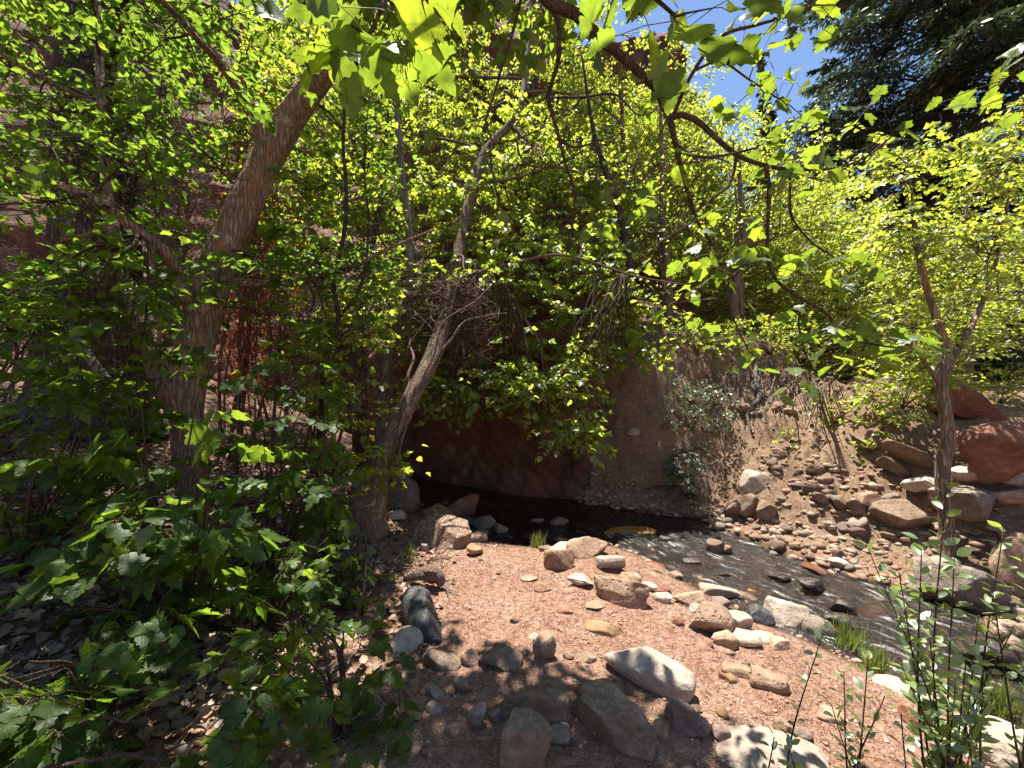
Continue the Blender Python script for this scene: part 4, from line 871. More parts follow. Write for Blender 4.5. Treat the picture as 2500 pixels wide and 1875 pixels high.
# slim trunk behind it
f0 = foot(925, 1215)
pts = np.vstack([f0, path_px((932, 1100, 5.75), (935, 1022, 5.75), (943, 895, 5.8), (969, 802, 5.9), (995, 740, 6.0), (1000, 600, 6.2), (980, 400, 6.5), (960, 150, 6.9), (950, -100, 7.3))])
C = np.vstack([clusters_rim((620, 1150, -60, 420, .5, 2.0, 60, .42), (660, 1050, 420, 720, .5, 1.6, 26, .34)), clusters_px((850, 1050, 640, 800, 5.9, 6.6, 8, .26))])
build_tree('slim_maple', 'slim smooth tan trunk standing just behind the pool-side leaning trunk', 'tree', [(pts, [.10, .085, .078, .074, .07, .066, .06, .05, .035, .02])], C, 0.08, L_MID, BARKP, 8, 13, 4, 0.34, T_MED, 0, limb_r=.028, seg=12)

f0 = np.array([-2.9, 7.3, tz(-2.9, 7.3) - .1])
C = clusters_rim((600, 1180, -40, 620, .9, 2.6, 80, .40))
build_tree('cliff_maple', 'bright small-leaved maple against the cliff behind the slim tan trunk', 'tree', [(np.vstack([f0, f0 + [.1, 0, 1.5], f0 + [.0, .2, 3.2], f0 + [.25, .5, 5.2], f0 + [.3, .9, 7.5]]), [.11, .09, .075, .05, .02])], C, 0.09, L_FAR, BARK3, 9, 11, 5, 0.44, T_LOW, 0, 'maples against the cliff', limb_r=.03, seg=10, keep=0.02)
f0 = np.array([2.5, 7.9, tz(2.5, 7.9) - .1])
C = clusters_rim((1120, 1760, 30, 620, .7, 2.2, 84, .38))
build_tree('cliff_maple', 'bright small-leaved maple leaning left from the top of the shaded slump', 'tree', [(np.vstack([f0, f0 + [-.1, -.1, 1.2], f0 + [-.4, -.2, 2.6], f0 + [-.8, .1, 4.2], f0 + [-1.0, .5, 6.2]]), [.10, .085, .07, .05, .02])], C, 0.09, L_FAR, BARK3, 9, 11, 5, 0.44, T_LOW, 0, 'maples against the cliff', limb_r=.03, seg=10, keep=0.02)

# dark forked sapling between the two leaning trunks
f0 = foot(775, 1180)
pts = np.vstack([f0, path_px((785, 980, 4.6), (800, 860, 4.55), (826, 777, 4.5), (815, 690, 4.5), (835, 600, 4.5), (846, 485, 4.5), (838, 330, 4.6), (850, 120, 4.8), (858, -60, 5.0))])
s2 = (path_px((826, 777, 4.5), (880, 700, 4.6), (900, 560, 4.7), (890, 400, 4.8), (905, 200, 5.0)), [.022, .02, .016, .012, .006])
C = clusters_px((620, 1000, -40, 500, 4.6, 5.8, 30, .32), (640, 900, 800, 1120, 4.0, 5.0, 14, .25))
build_tree('dark_sapling', 'thin dark forked stem between the two leaning trunks', 'tree', [(pts, [.035, .03, .028, .027, .025, .024, .022, .018, .014, .008]), s2], C, 0.085, L_MID, BARK3, 6, 9, 3, 0.32, T_MED, 0, limb_r=.012, seg=8, barkd=0.05)

# massive old trunk far left, mostly hidden
f0 = foot(225, 1030, 0.2)
k = f0[1]
pts = np.vstack([f0, path_px((228, 960, k), (232, 860, k), (238, 740, k), (236, 600, k), (232, 420, k + .1), (225, 200, k + .2), (215, -150, k + .3))])
C = clusters_px((-60, 420, -250, 200, k - 1, k + 1.6, 26, .5))
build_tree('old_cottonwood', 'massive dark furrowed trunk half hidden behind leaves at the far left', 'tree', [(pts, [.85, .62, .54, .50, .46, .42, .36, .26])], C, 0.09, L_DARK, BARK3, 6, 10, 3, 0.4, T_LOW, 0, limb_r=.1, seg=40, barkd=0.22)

# pale lichen-covered sapling in front of it
f0 = foot(325, 1120)
pts = np.vstack([f0, path_px((287, 975, 4.2), (219, 874, 4.25), (165, 790, 4.3), (142, 690, 4.35), (165, 560, 4.4), (235, 420, 4.5), (330, 300, 4.7), (390, 200, 4.9))])
build_tree('pale_sapling', 'thin pale lichen-spotted trunk bending left before the massive dark trunk', 'tree', [(pts, [.055, .048, .044, .04, .036, .03, .024, .018, .01])], clusters_px((60, 420, 150, 480, 4.3, 5.0, 9, .28)), 0.09, L_DARK, BARKP, 4, 8, 3, 0.32, T_MED, 0, limb_r=.015, seg=10, barkd=0.1)

# young tree on the far shelf, right
f0 = foot(2312, 1352)
k = f0[1]
pts = np.vstack([f0, path_px((2312, 1290, k), (2302, 1200, k), (2303, 1127, k), (2316, 1072, k), (2306, 1000, k), (2296, 946, k), (2300, 900, k), (2313, 861, k), (2290, 790, k + .05), (2262, 700, k + .1), (2240, 610, k + .2), (2228, 500, k + .3), (2215, 400, k + .4))])
s2 = (path_px((2298, 940, k), (2330, 870, k + .1), (2380, 780, k + .2), (2420, 680, k + .35), (2450, 560, k + .5), (2470, 420, k + .7)), [.035, .03, .025, .02, .015, .008])
s3 = (path_px((2297, 946, k), (2262, 890, k - .05), (2235, 850, k - .1), (2180, 830, k - .1), (2120, 800, k)), [.022, .018, .014, .010, .005])
C = clusters_px((2080, 2480, 330, 640, k - .2, k + 1.4, 30, .26), (2200, 2560, 560, 860, k, k + 1.4, 18, .24), (2380, 2560, 250, 420, k + .2, k + 1.4, 8, .26))
build_tree('young_maple', 'slender young tree with crooked smooth trunk on the far shelf at right', 'tree', [(pts, [.075, .062, .056, .058, .055, .05, .05, .044, .038, .034, .03, .026, .02, .012]), s2, s3], C, 0.06, L_FAR, BARK, 8, 12, 4, 0.28, T_MED, 0, limb_r=.014, seg=12, barkd=0.1, filt=False)

# maples crowding the top of the slumped bank and the ground behind
def maple(label, x, y, H, R, n, leaf=0.07, spc=16, mat=L_FAR, lean=(0, 0), tm=T_LOW, lowf=0.25, group='maples on the far bank', name='bank_maple'):
    z0 = tz(x, y) - 0.1; b = np.array([x, y, z0])
    top = b + np.array([lean[0], lean[1], H]); mid = b + np.array([lean[0] * 0.35 + rng.normal() * .1, lean[1] * .35, H * .5])
    n = int(n * 1.3); u = nrm(rng.normal(size=(n, 3))); rr = rng.random(n) ** 0.45
    c = b + np.array([lean[0] * .6, lean[1] * .6, H * (lowf + (1 - lowf) * .5)]) + u * rr[:, None] * np.array([R, R, H * (1 - lowf) * .5])
    trunks = [(np.vstack([b, b + (mid - b) * .5 + rng.normal(size=3) * .06, mid, mid + (top - mid) * .5 + rng.normal(size=3) * .1, top]), [.13, .10, .085, .055, .02])]
    s2 = b + np.array([rng.normal() * R * .5, rng.normal() * .3, H * .8]); trunks.append((np.vstack([b + (mid - b) * .3, b + (mid - b) * .7 + (s2 - mid) * .3, s2]), [.07, .05, .015]))
    return build_tree(name, label, 'tree', trunks, np.column_stack([c, np.full(n, .42)]), leaf * 1.15, mat, BARK, 7, int(spc * 1.35), 4, 0.42, tm, 0, group, limb_r=.04, seg=9, barkd=0.08, keep=0.06)
maple('bright maple at the left end of the bank top, overhanging the shaded slump', 3.7, 9.2, 5.6, 2.0, 44, .07, 16, lean=(-.4, -.5))
maple('bright maple above the exposed roots', 5.2, 8.9, 4.6, 1.9, 46, .065, 16)
maple('broad maple in the middle of the sunny thicket', 6.9, 10.2, 5.4, 2.3, 56, .07, 16)
maple('low bushy maple at the right shoulder of the slump', 7.0, 8.0, 3.0, 1.5, 32, .06, 15, lowf=.12)
maple('maple behind the young tree near the right edge', 9.2, 8.8, 5.0, 2.2, 48, .065, 16)
maple('tall maple against the dark conifers', 8.8, 12.2, 7.2, 2.5, 56, .08, 16)
maple('rightmost maple of the thicket, cut by the picture edge', 12.2, 10.4, 5.6, 2.4, 44, .07, 15)
maple('maple behind the thicket below the patch of sky', 6.4, 13.2, 8.0, 2.4, 54, .085, 16)
maple('shaded low maple filling the hollow at the right edge', 11.5, 14.5, 5.0, 3.0, 40, .085, 14, lowf=.1)
maple('bright maple reaching up the cliff corner', 3.2, 10.8, 7.6, 1.9, 52, .08, 16, lean=(-.3, -.6))
maple('bright maple filling the gap under the cliff edge', 5.0, 12.6, 8.6, 1.9, 50, .085, 16)

# ------------------------------------------------------------------ conifers
def conifer(label, x, y, H, R, mat, name='fir_tree', bare=0.1, dens=1.0, droop=0.25, nb=70, needle=0.16, per=34, group=None, z0=None, r0=None, lowest=None):
    b = np.array([x, y, (tz(x, y) if z0 is None else z0) - 0.1]); root = thing(name, label, 'conifer', b, group)
    r0 = r0 or H * 0.016
    V, Q, T = tube([b * 0, (0.02 * H * .1, 0, H * .35), (0, .01, H * .7), (0, 0, H)], [r0, r0 * .75, r0 * .45, 0.02], 12, 0.1); link('trunk', mesh_np('trunk', V, [Q, T], BARK3), root)
    zs = H * (bare + (1 - bare) * np.sort(rng.random(nb) ** 0.9)); an = rng.uniform(0, 6.28, nb) + np.arange(nb) * 2.4
    Ln = R * (1 - (zs / H) ** 1.3) * rng.uniform(0.7, 1.1, nb) + 0.15; items = []
    P, D, Nn, Sz, s0, sm, s1 = [], [], [], [], [], [], []
    for z, a, L in zip(zs, an, Ln):
        d = np.array([math.cos(a), math.sin(a), 0]); t = np.linspace(0, 1, 6)[:, None]
        pts = np.array([0, 0, z]) + d * t * L + np.array([0, 0, 1]) * (0.12 * L * t - (0.12 + droop) * L * t ** 2)
        items.append((pts, np.linspace(max(.008, r0 * .14), .004, 6)))
        m = max(4, int(per * L * dens / 2.1)); f = rng.uniform(0.15, 1, m); q = np.stack([np.interp(f, t[:, 0], pts[:, k]) for k in range(3)], -1)
        side = np.array([-d[1], d[0], 0]) * rng.choice((-1, 1), m)[:, None]; sub = nrm(side * rng.uniform(.5, 1, (m, 1)) + d * rng.uniform(.3, 1, (m, 1)) + np.array([0, 0, -.25]) + rng.normal(size=(m, 3)) * .15)
        sl_ = L * 0.28 * (1.15 - f) + .12
        e = q + sub * sl_[:, None]; s0.append(q); sm.append((q + e) / 2); s1.append(e)
        for w in np.linspace(0.1, 1, 6):
            for sg in (-1, 1):
                pp = q + (e - q) * w; P.append(pp); sd2 = nrm(np.cross(sub, np.array([0, 0, 1.0])))
                D.append(nrm(sub * .7 + sd2 * sg * .6 + rng.normal(size=(m, 3)) * .25)); Nn.append(nrm(np.array([0, 0, 1.0]) + rng.normal(size=(m, 3)) * .5)); Sz.append(needle * rng.uniform(.6, 1.2, m))
    tubes('branch', items, BARK3, root, 5, kind='stuff')
    sticks('twigs', np.vstack(s0), np.vstack(sm), np.vstack(s1), .006, .003, BARK3, root, cheap=True)
    link('crown', leaf_mesh('crown', T_SPRAY if H > 3 else T_NEEDLE, np.vstack(P), np.vstack(D), np.vstack(Nn), np.concatenate(Sz), mat), root, kind='stuff')
    return root
conifer('tall dark conifer with a thick black trunk rising past the patch of sky', 18.9, 17.0, 30, 10.0, L_FIR, 'dark_conifer', .2, 1.15, .12, 150, .27, 24, r0=.42)
conifer('pale green fir filling the upper right corner', 18.6, 13.2, 30, 4.8, L_FIRL, 'pale_fir', .06, 1.25, .3, 170, .24, 34)
conifer('second pale fir at the right edge behind the maples', 22.8, 15.4, 34, 6.0, L_FIRL, 'pale_fir', .06, 1.0, .3, 110, .28, 22)
conifer('small distant conifer tip showing in the patch of sky', 19.4, 30.0, 26.5, 2.6, L_FIR, 'distant_conifer', .3, 1.2, .2, 90, .32, 30, z0=1.0)
conifer('dark fir standing behind the maple thicket', 12.4, 15.6, 11.0, 3.0, L_FIR, 'dark_fir', .05, 1.0, .25, 90, .24, 26)
conifer('dark fir low behind the thicket near the right edge', 16.2, 15.6, 8.5, 3.0, L_FIR, 'dark_fir', .05, 1.0, .25, 80, .24, 26)
conifer('small blue-green fir seedling rooted in the slumped slope', *GP(1665, 1200)[:2], .75, .42, L_SILV, 'fir_seedling', .08, 2.2, .1, 26, .045, 46, r0=.012)

# ------------------------------------------------------------------ near branches over the viewer: one tree whose trunk stands behind the camera
bx = np.array([1.5, -1.3]); b0 = np.array([bx[0], bx[1], tz(*bx) - .1])
trk = (np.vstack([b0, b0 + [.02, .1, 1.2], b0 + [-.08, .3, 2.4], b0 + [-.25, .8, 3.6], b0 + [-.3, 1.5, 4.6], b0 + [-.2, 2.4, 5.6], b0 + [0, 3.2, 6.6]]), [.17, .14, .12, .10, .08, .06, .03])
root = thing('overhanging_maple', 'near branch with big lobed leaves hanging in from the top right', 'tree', b0)
V, Q, T = tube(trk[0], trk[1], 14, .12, seed=4); link('trunk', mesh_np('trunk', V - b0, [Q, T], BARK), root)
NB = []
def near_branch(q, r0, r1, start=None):
    p = path_px(*q)
    if start is not None: p = np.vstack([start, p])
    NB.append((tubes('branch', [(p, np.linspace(r0, r1, len(p)))], TWIG, root, 8, .06, b0), resample(p, 24))); return p
j1, j2, j3 = trk[0][3], trk[0][2], trk[0][4]
near_branch([(1330, -120, 1.7), (1382, 4, 1.8), (1445, 72, 1.85), (1509, 135, 1.9), (1572, 181, 1.95), (1614, 236, 2.0), (1635, 287, 2.0), (1648, 350, 2.05), (1669, 426, 2.1), (1694, 523, 2.15), (1740, 600, 2.2)], .030, .007, j1)
near_branch([(1635, 287, 2.0), (1668, 280, 2.0), (1705, 297, 2.0), (1748, 337, 2.05), (1802, 380, 2.1), (1870, 405, 2.1), (1929, 413, 2.15), (2022, 413, 2.2), (2106, 388, 2.25), (2182, 329, 2.3)], .017, .005)
near_branch([(1648, 350, 2.05), (1680, 375, 2.05), (1726, 384, 2.0), (1790, 375, 2.0), (1850, 360, 2.0)], .011, .005)
near_branch([(1925, 413, 2.15), (1929, 439, 2.15), (1933, 527, 2.2), (1980, 590, 2.2), (2030, 624, 2.25)], .008, .004)
near_branch([(1798, 380, 2.1), (1790, 425, 2.1), (1777, 456, 2.1), (1731, 494, 2.1), (1722, 544, 2.15), (1735, 610, 2.2)], .010, .004)
near_branch([(1870, 408, 2.1), (1878, 464, 2.1), (1874, 540, 2.1), (1874, 621, 2.1), (1895, 684, 2.1), (1958, 731, 2.1), (2013, 760, 2.1), (2064, 819, 2.1), (2127, 840, 2.1), (2200, 850, 2.1)], .012, .005)
near_branch([(1874, 630, 2.1), (1830, 640, 2.1), (1785, 670, 2.1), (1778, 730, 2.1), (1800, 800, 2.1), (1830, 860, 2.1)], .008, .003)
near_branch([(1958, 733, 2.1), (1950, 790, 2.1), (1965, 860, 2.1), (1985, 900, 2.1)], .006, .003)
near_branch([(1340, -160, 1.9), (1365, 13, 2.2), (1361, 169, 2.3), (1336, 236, 2.35), (1353, 295, 2.4), (1365, 338, 2.4), (1386, 422, 2.45), (1407, 485, 2.5), (1391, 582, 2.5), (1370, 680, 2.5)], .018, .005, j1)
near_branch([(1365, 338, 2.4), (1400, 360, 2.4), (1440, 352, 2.4), (1500, 330, 2.4)], .009, .004)
near_branch([(1290, -120, 2.1), (1277, 0, 2.4), (1243, 105, 2.5), (1205, 236, 2.6), (1184, 304, 2.6), (1195, 350, 2.6), (1250, 345, 2.6), (1330, 310, 2.5)], .012, .004, j1)
near_branch([(1260, 340, 2.6), (1275, 390, 2.6), (1320, 410, 2.6), (1380, 395, 2.6), (1420, 370, 2.6)], .007, .003)
near_branch([(1195, 350, 2.6), (1205, 440, 2.6), (1225, 510, 2.6), (1240, 560, 2.6)], .007, .003)
near_branch([(1640, 290, 2.0), (1690, 180, 1.9), (1760, 90, 1.8), (1850, 60, 1.8), (1950, 30, 1.75), (2040, -20, 1.7)], .011, .004)
near_branch([(1700, 170, 1.9), (1760, 150, 1.9), (1830, 195, 1.95), (1900, 240, 2.0)], .007, .003)
near_branch([(1000, -200, .95), (960, -60, .95), (930, 40, .92), (900, 90, .9)], .008, .004, j2)
near_branch([(1560, -160, 1.0), (1570, -40, 1.0), (1600, 20, 1.0), (1650, 40, 1.0)], .008, .004, j2)
near_branch([(2560, -60, 2.0), (2520, 60, 2.0), (2490, 130, 2.05), (2470, 190, 2.1)], .008, .004, j3)
def spray_px(px, py, Y, n, spread, size, droop=.35, fan=None, up=.8, tilt=.4):
    """n leaves fanning out from a twig end"""
    c = PX(px, py, Y); P, D, Nn, Sz = [], [], [], []
    for k in range(n):
        a = (2 * math.pi * k / n + random.uniform(-.5, .5)) if fan is None else math.radians(random.uniform(*fan))
        d = np.array([math.cos(a), math.sin(a), -droop + random.uniform(-.25, .15)]); d /= np.linalg.norm(d)
        s_ = size * random.uniform(.65, 1.15); P.append(c + d * s_ * .35 + rng.normal(size=3) * spread); D.append(d); Nn.append(np.array([0, 0, up]) + rng.normal(size=3) * tilt); Sz.append(s_)
    return P, D, Nn, Sz
LV = [[], [], [], []]; LC = []
def addspray(*a, **k):
    q4 = spray_px(*a, **k); LC.extend([PX(*a[:3])] * len(q4[0]))
    for l, q in zip(LV, q4): l.extend(q)
for (px, py, Y, n, sp, sz) in [(900, 95, .9, 8, .04, .135), (1000, 40, .95, 5, .04, .12), (820, 60, .95, 5, .05, .12), (1560, 20, 1.0, 4, .05, .13), (1650, 50, 1.0, 4, .06, .13), (1740, 20, 1.1, 4, .05, .10), (1490, 10, 1.2, 3, .05, .11),
                               (1250, 130, 2.4, 4, .05, .10), (1470, 110, 1.9, 3, .05, .10), (1500, 200, 2.0, 3, .05, .11), (1590, 270, 2.2, 4, .05, .10), (1820, 70, 1.8, 5, .06, .10), (1900, 50, 1.75, 5, .06, .10), (2010, 20, 1.7, 4, .06, .11), (1870, 130, 1.9, 4, .05, .10),
                               (1900, 235, 2.0, 5, .05, .11), (1940, 200, 2.0, 4, .06, .10), (1790, 260, 2.1, 5, .06, .10), (1850, 300, 2.1, 4, .06, .10), (1960, 285, 2.1, 4, .05, .11), (1870, 390, 2.1, 6, .06, .13), (1930, 415, 2.1, 8, .05, .14), (1990, 405, 2.15, 5, .06, .13),
                               (2180, 320, 2.3, 4, .06, .12), (2120, 260, 2.3, 4, .08, .13), (2290, 255, 2.3, 3, .05, .12), (2470, 180, 2.1, 6, .08, .11), (2490, 110, 2.05, 5, .07, .11), (2500, 250, 2.1, 4, .07, .11),
                               (1560, 500, 2.4, 4, .05, .11), (1460, 520, 2.5, 5, .06, .11), (1385, 590, 2.5, 5, .06, .10), (1400, 480, 2.5, 4, .06, .10), (1340, 690, 2.5, 6, .07, .11), (1400, 650, 2.5, 4, .07, .10), (1250, 560, 2.6, 5, .06, .10), (1210, 440, 2.6, 4, .06, .10), (1620, 430, 2.15, 4, .05, .11), (1600, 450, 2.2, 3, .05, .10),
                               (1730, 550, 2.15, 6, .06, .11), (1745, 620, 2.2, 6, .07, .12), (1690, 600, 2.2, 4, .06, .11), (1640, 740, 2.3, 5, .06, .11), (1800, 610, 2.15, 5, .07, .11), (1850, 560, 2.1, 4, .07, .11), (1930, 640, 2.15, 6, .07, .12), (2030, 640, 2.2, 6, .07, .13), (2090, 690, 2.2, 5, .07, .12),
                               (1800, 800, 2.1, 5, .06, .11), (1850, 870, 2.1, 6, .06, .12), (1900, 760, 2.1, 5, .07, .11), (1980, 905, 2.1, 5, .06, .12), (2060, 800, 2.1, 6, .07, .12), (2130, 790, 2.1, 6, .06, .12), (2180, 840, 2.1, 8, .06, .13), (2230, 850, 2.1, 6, .06, .13), (2100, 880, 2.1, 4, .06, .11), (1780, 720, 2.1, 4, .07, .10),
                               (1560, 620, 2.6, 4, .08, .10), (1480, 680, 2.6, 4, .08, .10), (1140, 560, 2.8, 4, .08, .10), (1100, 420, 2.8, 4, .08, .10), (1060, 330, 2.8, 4, .08, .10), (1300, 430, 2.6, 4, .07, .10)]:
    addspray(px, py, Y, n, sp, sz)
P, D, Nn, Sz = map(np.array, LV)
leaf_objects(T_MAPLE, P, D, Nn, Sz, L_NEAR, root, b0, stems=NB)
LC = np.array(LC); sticks('leaf_stalks', LC, (LC + P) / 2 + np.array([0, 0, .008]), P, .0016, .0011, L_CAT, root, origin=b0)
nbp = np.vstack([q for _, q in NB]); uc = np.unique(LC.round(4), axis=0); near_ = np.array([nbp[np.argmin(((nbp - c) ** 2).sum(1))] for c in uc])
sticks('twigs', near_, (near_ + uc) / 2 + rng.normal(size=uc.shape) * .012, uc, .004, .002, TWIG, root, origin=b0)
# hanging flower tassels by the near leaves
tp = []
for (px, py, Y) in [(975, 130, .95), (985, 120, .95), (1870, 420, 2.1), (1935, 440, 2.15), (2060, 680, 2.2), (500, 900, 2.4)]:
    c = PX(px, py, Y); n = 40; q = c + rng.normal(size=(n, 3)) * np.array([.012, .012, .03]); tp.append((q, q + rng.normal(size=(n, 3)) * .004, q + np.array([0, 0, -.02]) + rng.normal(size=(n, 3)) * .008))
for t_ in tp[:5]: sticks('flower_tassel', *t_, .0012, .0008, L_CAT, root, origin=b0)
# its crown above, shading the foreground stones
C = np.vstack([clusters_sun(-1.5, 1.0, 0.6, 1.75, 4.6, 6.6, 36, .32), clusters_sun(-.9, .9, 1.4, 2.2, 4.8, 6.4, 22, .26), clusters_sun(.8, 1.6, .3, 1.2, 4.5, 6.5, 10, .4)])
n = len(C) * 8; ci = np.repeat(np.arange(len(C)), 8); off = rng.normal(size=(n, 3)) * np.array([.5, .5, .3]); Bp = C[ci, :3] + off * C[ci, 3:4]
(P, D, Nn, Sz), (s0, sm, s1) = sprays(Bp, off + rng.normal(size=(n, 3)) * .4, .34, 3, .11)
ok = sun_ok(P, .015); sk = sun_ok(sm, .02)
link('crown', leaf_mesh('crown', T_MED, (P - b0)[ok], D[ok], Nn[ok], Sz[ok], L_NEAR), root, kind='stuff'); sticks('twigs', s0[sk], sm[sk], s1[sk], .004, .002, TWIG, root, origin=b0)
tubes('branchlet', [(arc(trk[0][random.randrange(4, 7)], c[:3], .1), np.linspace(.014, .004, 5)) for c in C], TWIG, root, 5, 0, b0, kind='stuff')

# ------------------------------------------------------------------ leafy saplings in the lower left
def sapling(name, label, base_px, heads, leaf, mat, tm=T_MAPLE, nobj=300, r=.012, cat='sapling', spc=3, pairs=3, slen=.3, droop=.35, tmlow=T_MED, up=.8, tilt=.4, stemmat=None):
    """stems rise from one foot to each head (px, py, Y, radius)"""
    b = foot(*base_px, .03); root = thing(name, label, cat, b); Bp, Dr, SB = [], [], []
    for (px, py, Y, rr) in heads:
        c = PX(px, py, Y); m = (b + c) / 2 + np.array([rng.normal() * .06, rng.normal() * .06, .08]); sq = np.vstack([b + rng.normal(size=3) * [.03, .03, 0], m, c]); SB.append((tubes('stem', [(sq, [r, r * .7, r * .3])], stemmat or TWIG, root, 6, .05, b), resample(sq, 16)))
        ln = np.linalg.norm(c - b); k = spc
        for q in range(k):
            f = rng.uniform(.55, 1.0); p = b + (c - b) * f + rng.normal(size=3) * rr * .45; Bp.append(p); Dr.append(nrm(rng.normal(size=3) * [1, 1, .25]) + np.array([0, 0, -.05]))
    Bp, Dr = np.array(Bp), np.array(Dr); (P, D, Nn, Sz), (s0, sm, s1) = sprays(Bp, Dr, slen * rng.uniform(.6, 1.2, len(Bp)), pairs, leaf, droop=droop, up=up, tilt=tilt)
    sticks('twigs', s0, sm, s1, .003, .0015, TWIG, root, origin=b)
    sticks('leaf_stalks', P - D * Sz[:, None] * .31, P - D * Sz[:, None] * .15, P, .0013, .0009, L_CAT, root, origin=b, cheap=True)
    ok = (P[:, 2] > terrain(P[:, :2]) + .02) & (np.hypot(P[:, 0], P[:, 1]) > .55); P, D, Nn, Sz = P[ok], D[ok], Nn[ok], Sz[ok]
    vis, u, v_ = in_view(P); o_ = np.argsort(-np.where(vis, Sz / np.maximum(P[:, 1], .3), 0))[:nobj]; big = np.zeros(len(P), bool); big[o_] = True
    if big.any(): leaf_objects(tm, P[big], D[big], Nn[big], Sz[big], mat, root, b, stems=SB)
    if (~big).any(): link('foliage', leaf_mesh('foliage', tmlow, (P - b)[~big], D[~big], Nn[~big], Sz[~big], mat), root, kind='stuff')
    return root, b
def heads(x0, x1, y0, y1, d0, d1, n, r):
    return [(random.uniform(x0, x1), random.uniform(y0, y1), random.uniform(d0, d1), r) for _ in range(n)]
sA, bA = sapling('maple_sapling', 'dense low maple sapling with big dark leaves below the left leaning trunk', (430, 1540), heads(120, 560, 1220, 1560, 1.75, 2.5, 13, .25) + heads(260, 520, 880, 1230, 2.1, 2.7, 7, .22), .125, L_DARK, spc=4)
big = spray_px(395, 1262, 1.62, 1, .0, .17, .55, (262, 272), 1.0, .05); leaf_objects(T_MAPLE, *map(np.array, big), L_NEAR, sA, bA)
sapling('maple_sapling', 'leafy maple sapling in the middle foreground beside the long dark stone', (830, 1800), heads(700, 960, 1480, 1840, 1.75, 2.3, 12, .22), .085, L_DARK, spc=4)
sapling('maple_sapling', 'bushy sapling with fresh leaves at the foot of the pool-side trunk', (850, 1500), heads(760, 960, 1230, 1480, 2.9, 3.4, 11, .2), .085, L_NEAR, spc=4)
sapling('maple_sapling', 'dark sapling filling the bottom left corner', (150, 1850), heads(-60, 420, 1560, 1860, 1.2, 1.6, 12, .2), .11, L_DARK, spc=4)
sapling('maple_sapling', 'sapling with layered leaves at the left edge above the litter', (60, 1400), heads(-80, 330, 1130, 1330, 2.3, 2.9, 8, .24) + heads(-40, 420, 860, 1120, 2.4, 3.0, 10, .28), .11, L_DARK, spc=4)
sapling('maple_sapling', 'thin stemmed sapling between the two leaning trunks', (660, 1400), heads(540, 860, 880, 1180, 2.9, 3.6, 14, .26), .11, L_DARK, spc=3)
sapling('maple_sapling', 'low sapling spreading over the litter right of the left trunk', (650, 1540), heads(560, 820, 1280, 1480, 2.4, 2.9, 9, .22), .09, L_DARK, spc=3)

# ------------------------------------------------------------------ willow shoots in the lower right
def shoots(name, label, base_px, tips, leaf=.05, mat=L_BLUE, nobj=160):
    b = foot(*base_px, .03); root = thing(name, label, 'shrub', b); P, D, Nn, Sz, SB = [], [], [], [], []
    for (px, py, Y) in tips:
        c = PX(px, py, Y); s_ = b + np.array([rng.normal() * .05, rng.normal() * .05, 0]); m = (s_ + c) / 2 + np.array([rng.normal() * .04, rng.normal() * .04, .02]); pts = catmull(np.vstack([s_, m, c]), 12)
        so2 = tubes('stem', [(np.vstack([s_, m, c]), [.0042, .003, .0013])], TWIG, root, 6, .04, b)
        SB.append((so2, resample(np.vstack([s_, m, c]), 16))); L = np.linalg.norm(c - s_); k = int(L / .024)
        f = np.linspace(.2, 1, k); q = resample(pts, 60); pp = np.stack([np.interp(f, np.linspace(0, 1, 60), q[:, j]) for j in range(3)], -1)
        ax_ = nrm(c - s_); an = np.arange(k) * 2.4 + rng.uniform(0, 6)
        rd = np.stack([np.cos(an), np.sin(an), 0 * an], -1); d = nrm(rd + ax_ * .7 + rng.normal(size=(k, 3)) * .2)
        P.append(pp + d * .008); D.append(d); Nn.append(nrm(np.array([0, 0, 1.0]) + rng.normal(size=(k, 3)) * .5)); Sz.append(leaf * rng.uniform(.55, 1.15, k))
    P, D, Nn, Sz = np.vstack(P), np.vstack(D), np.vstack(Nn), np.concatenate(Sz); o_ = np.argsort(-Sz / P[:, 1])[:nobj]; big = np.zeros(len(P), bool); big[o_] = True
    leaf_objects(T_OVAL, P[big], D[big], Nn[big], Sz[big], mat, root, b, stems=SB)
    if (~big).any(): link('foliage', leaf_mesh('foliage', T_OVAL, (P - b)[~big], D[~big], Nn[~big], Sz[~big], mat), root, kind='stuff')
shoots('willow_shrub', 'tallest willow shrub at lower right, its stems crossing the stream', (2330, 2260), [(2310, 1190, 1.26), (2250, 1320, 1.25), (2195, 1400, 1.26), (2330, 1360, 1.29), (2390, 1500, 1.33), (2120, 1340, 1.33), (2270, 1560, 1.25), (2360, 1600, 1.25)], .050)
shoots('willow_shrub', 'willow shrub against the right edge with pale upright shoots', (2480, 2260), [(2450, 1290, 1.33), (2420, 1420, 1.33), (2500, 1360, 1.36), (2470, 1540, 1.29), (2400, 1640, 1.25), (2520, 1600, 1.25)], .042)
shoots('willow_shrub', 'sparse twiggy shrub with dark small leaves left of the tall willow', (2080, 2260), [(2060, 1640, 1.25), (2010, 1540, 1.29), (2120, 1600, 1.25), (2160, 1700, 1.21), (2030, 1720, 1.21), (2200, 1740, 1.17)], .034, L_BLUE, 110)
shoots('willow_shrub', 'bushy leaf clump at the foot of the tall willow', (2260, 2260), [(random.uniform(2200, 2440), random.uniform(1620, 1800), random.uniform(1.15, 1.38)) for _ in range(7)], .042, L_BLUE, 200)
shoots('willow_shrub', 'thin dark twig with few leaves at the bottom edge', (1985, 2260), [(1890, 1800, 1.13), (1930, 1840, 1.11)], .035, L_BLUE, 60)

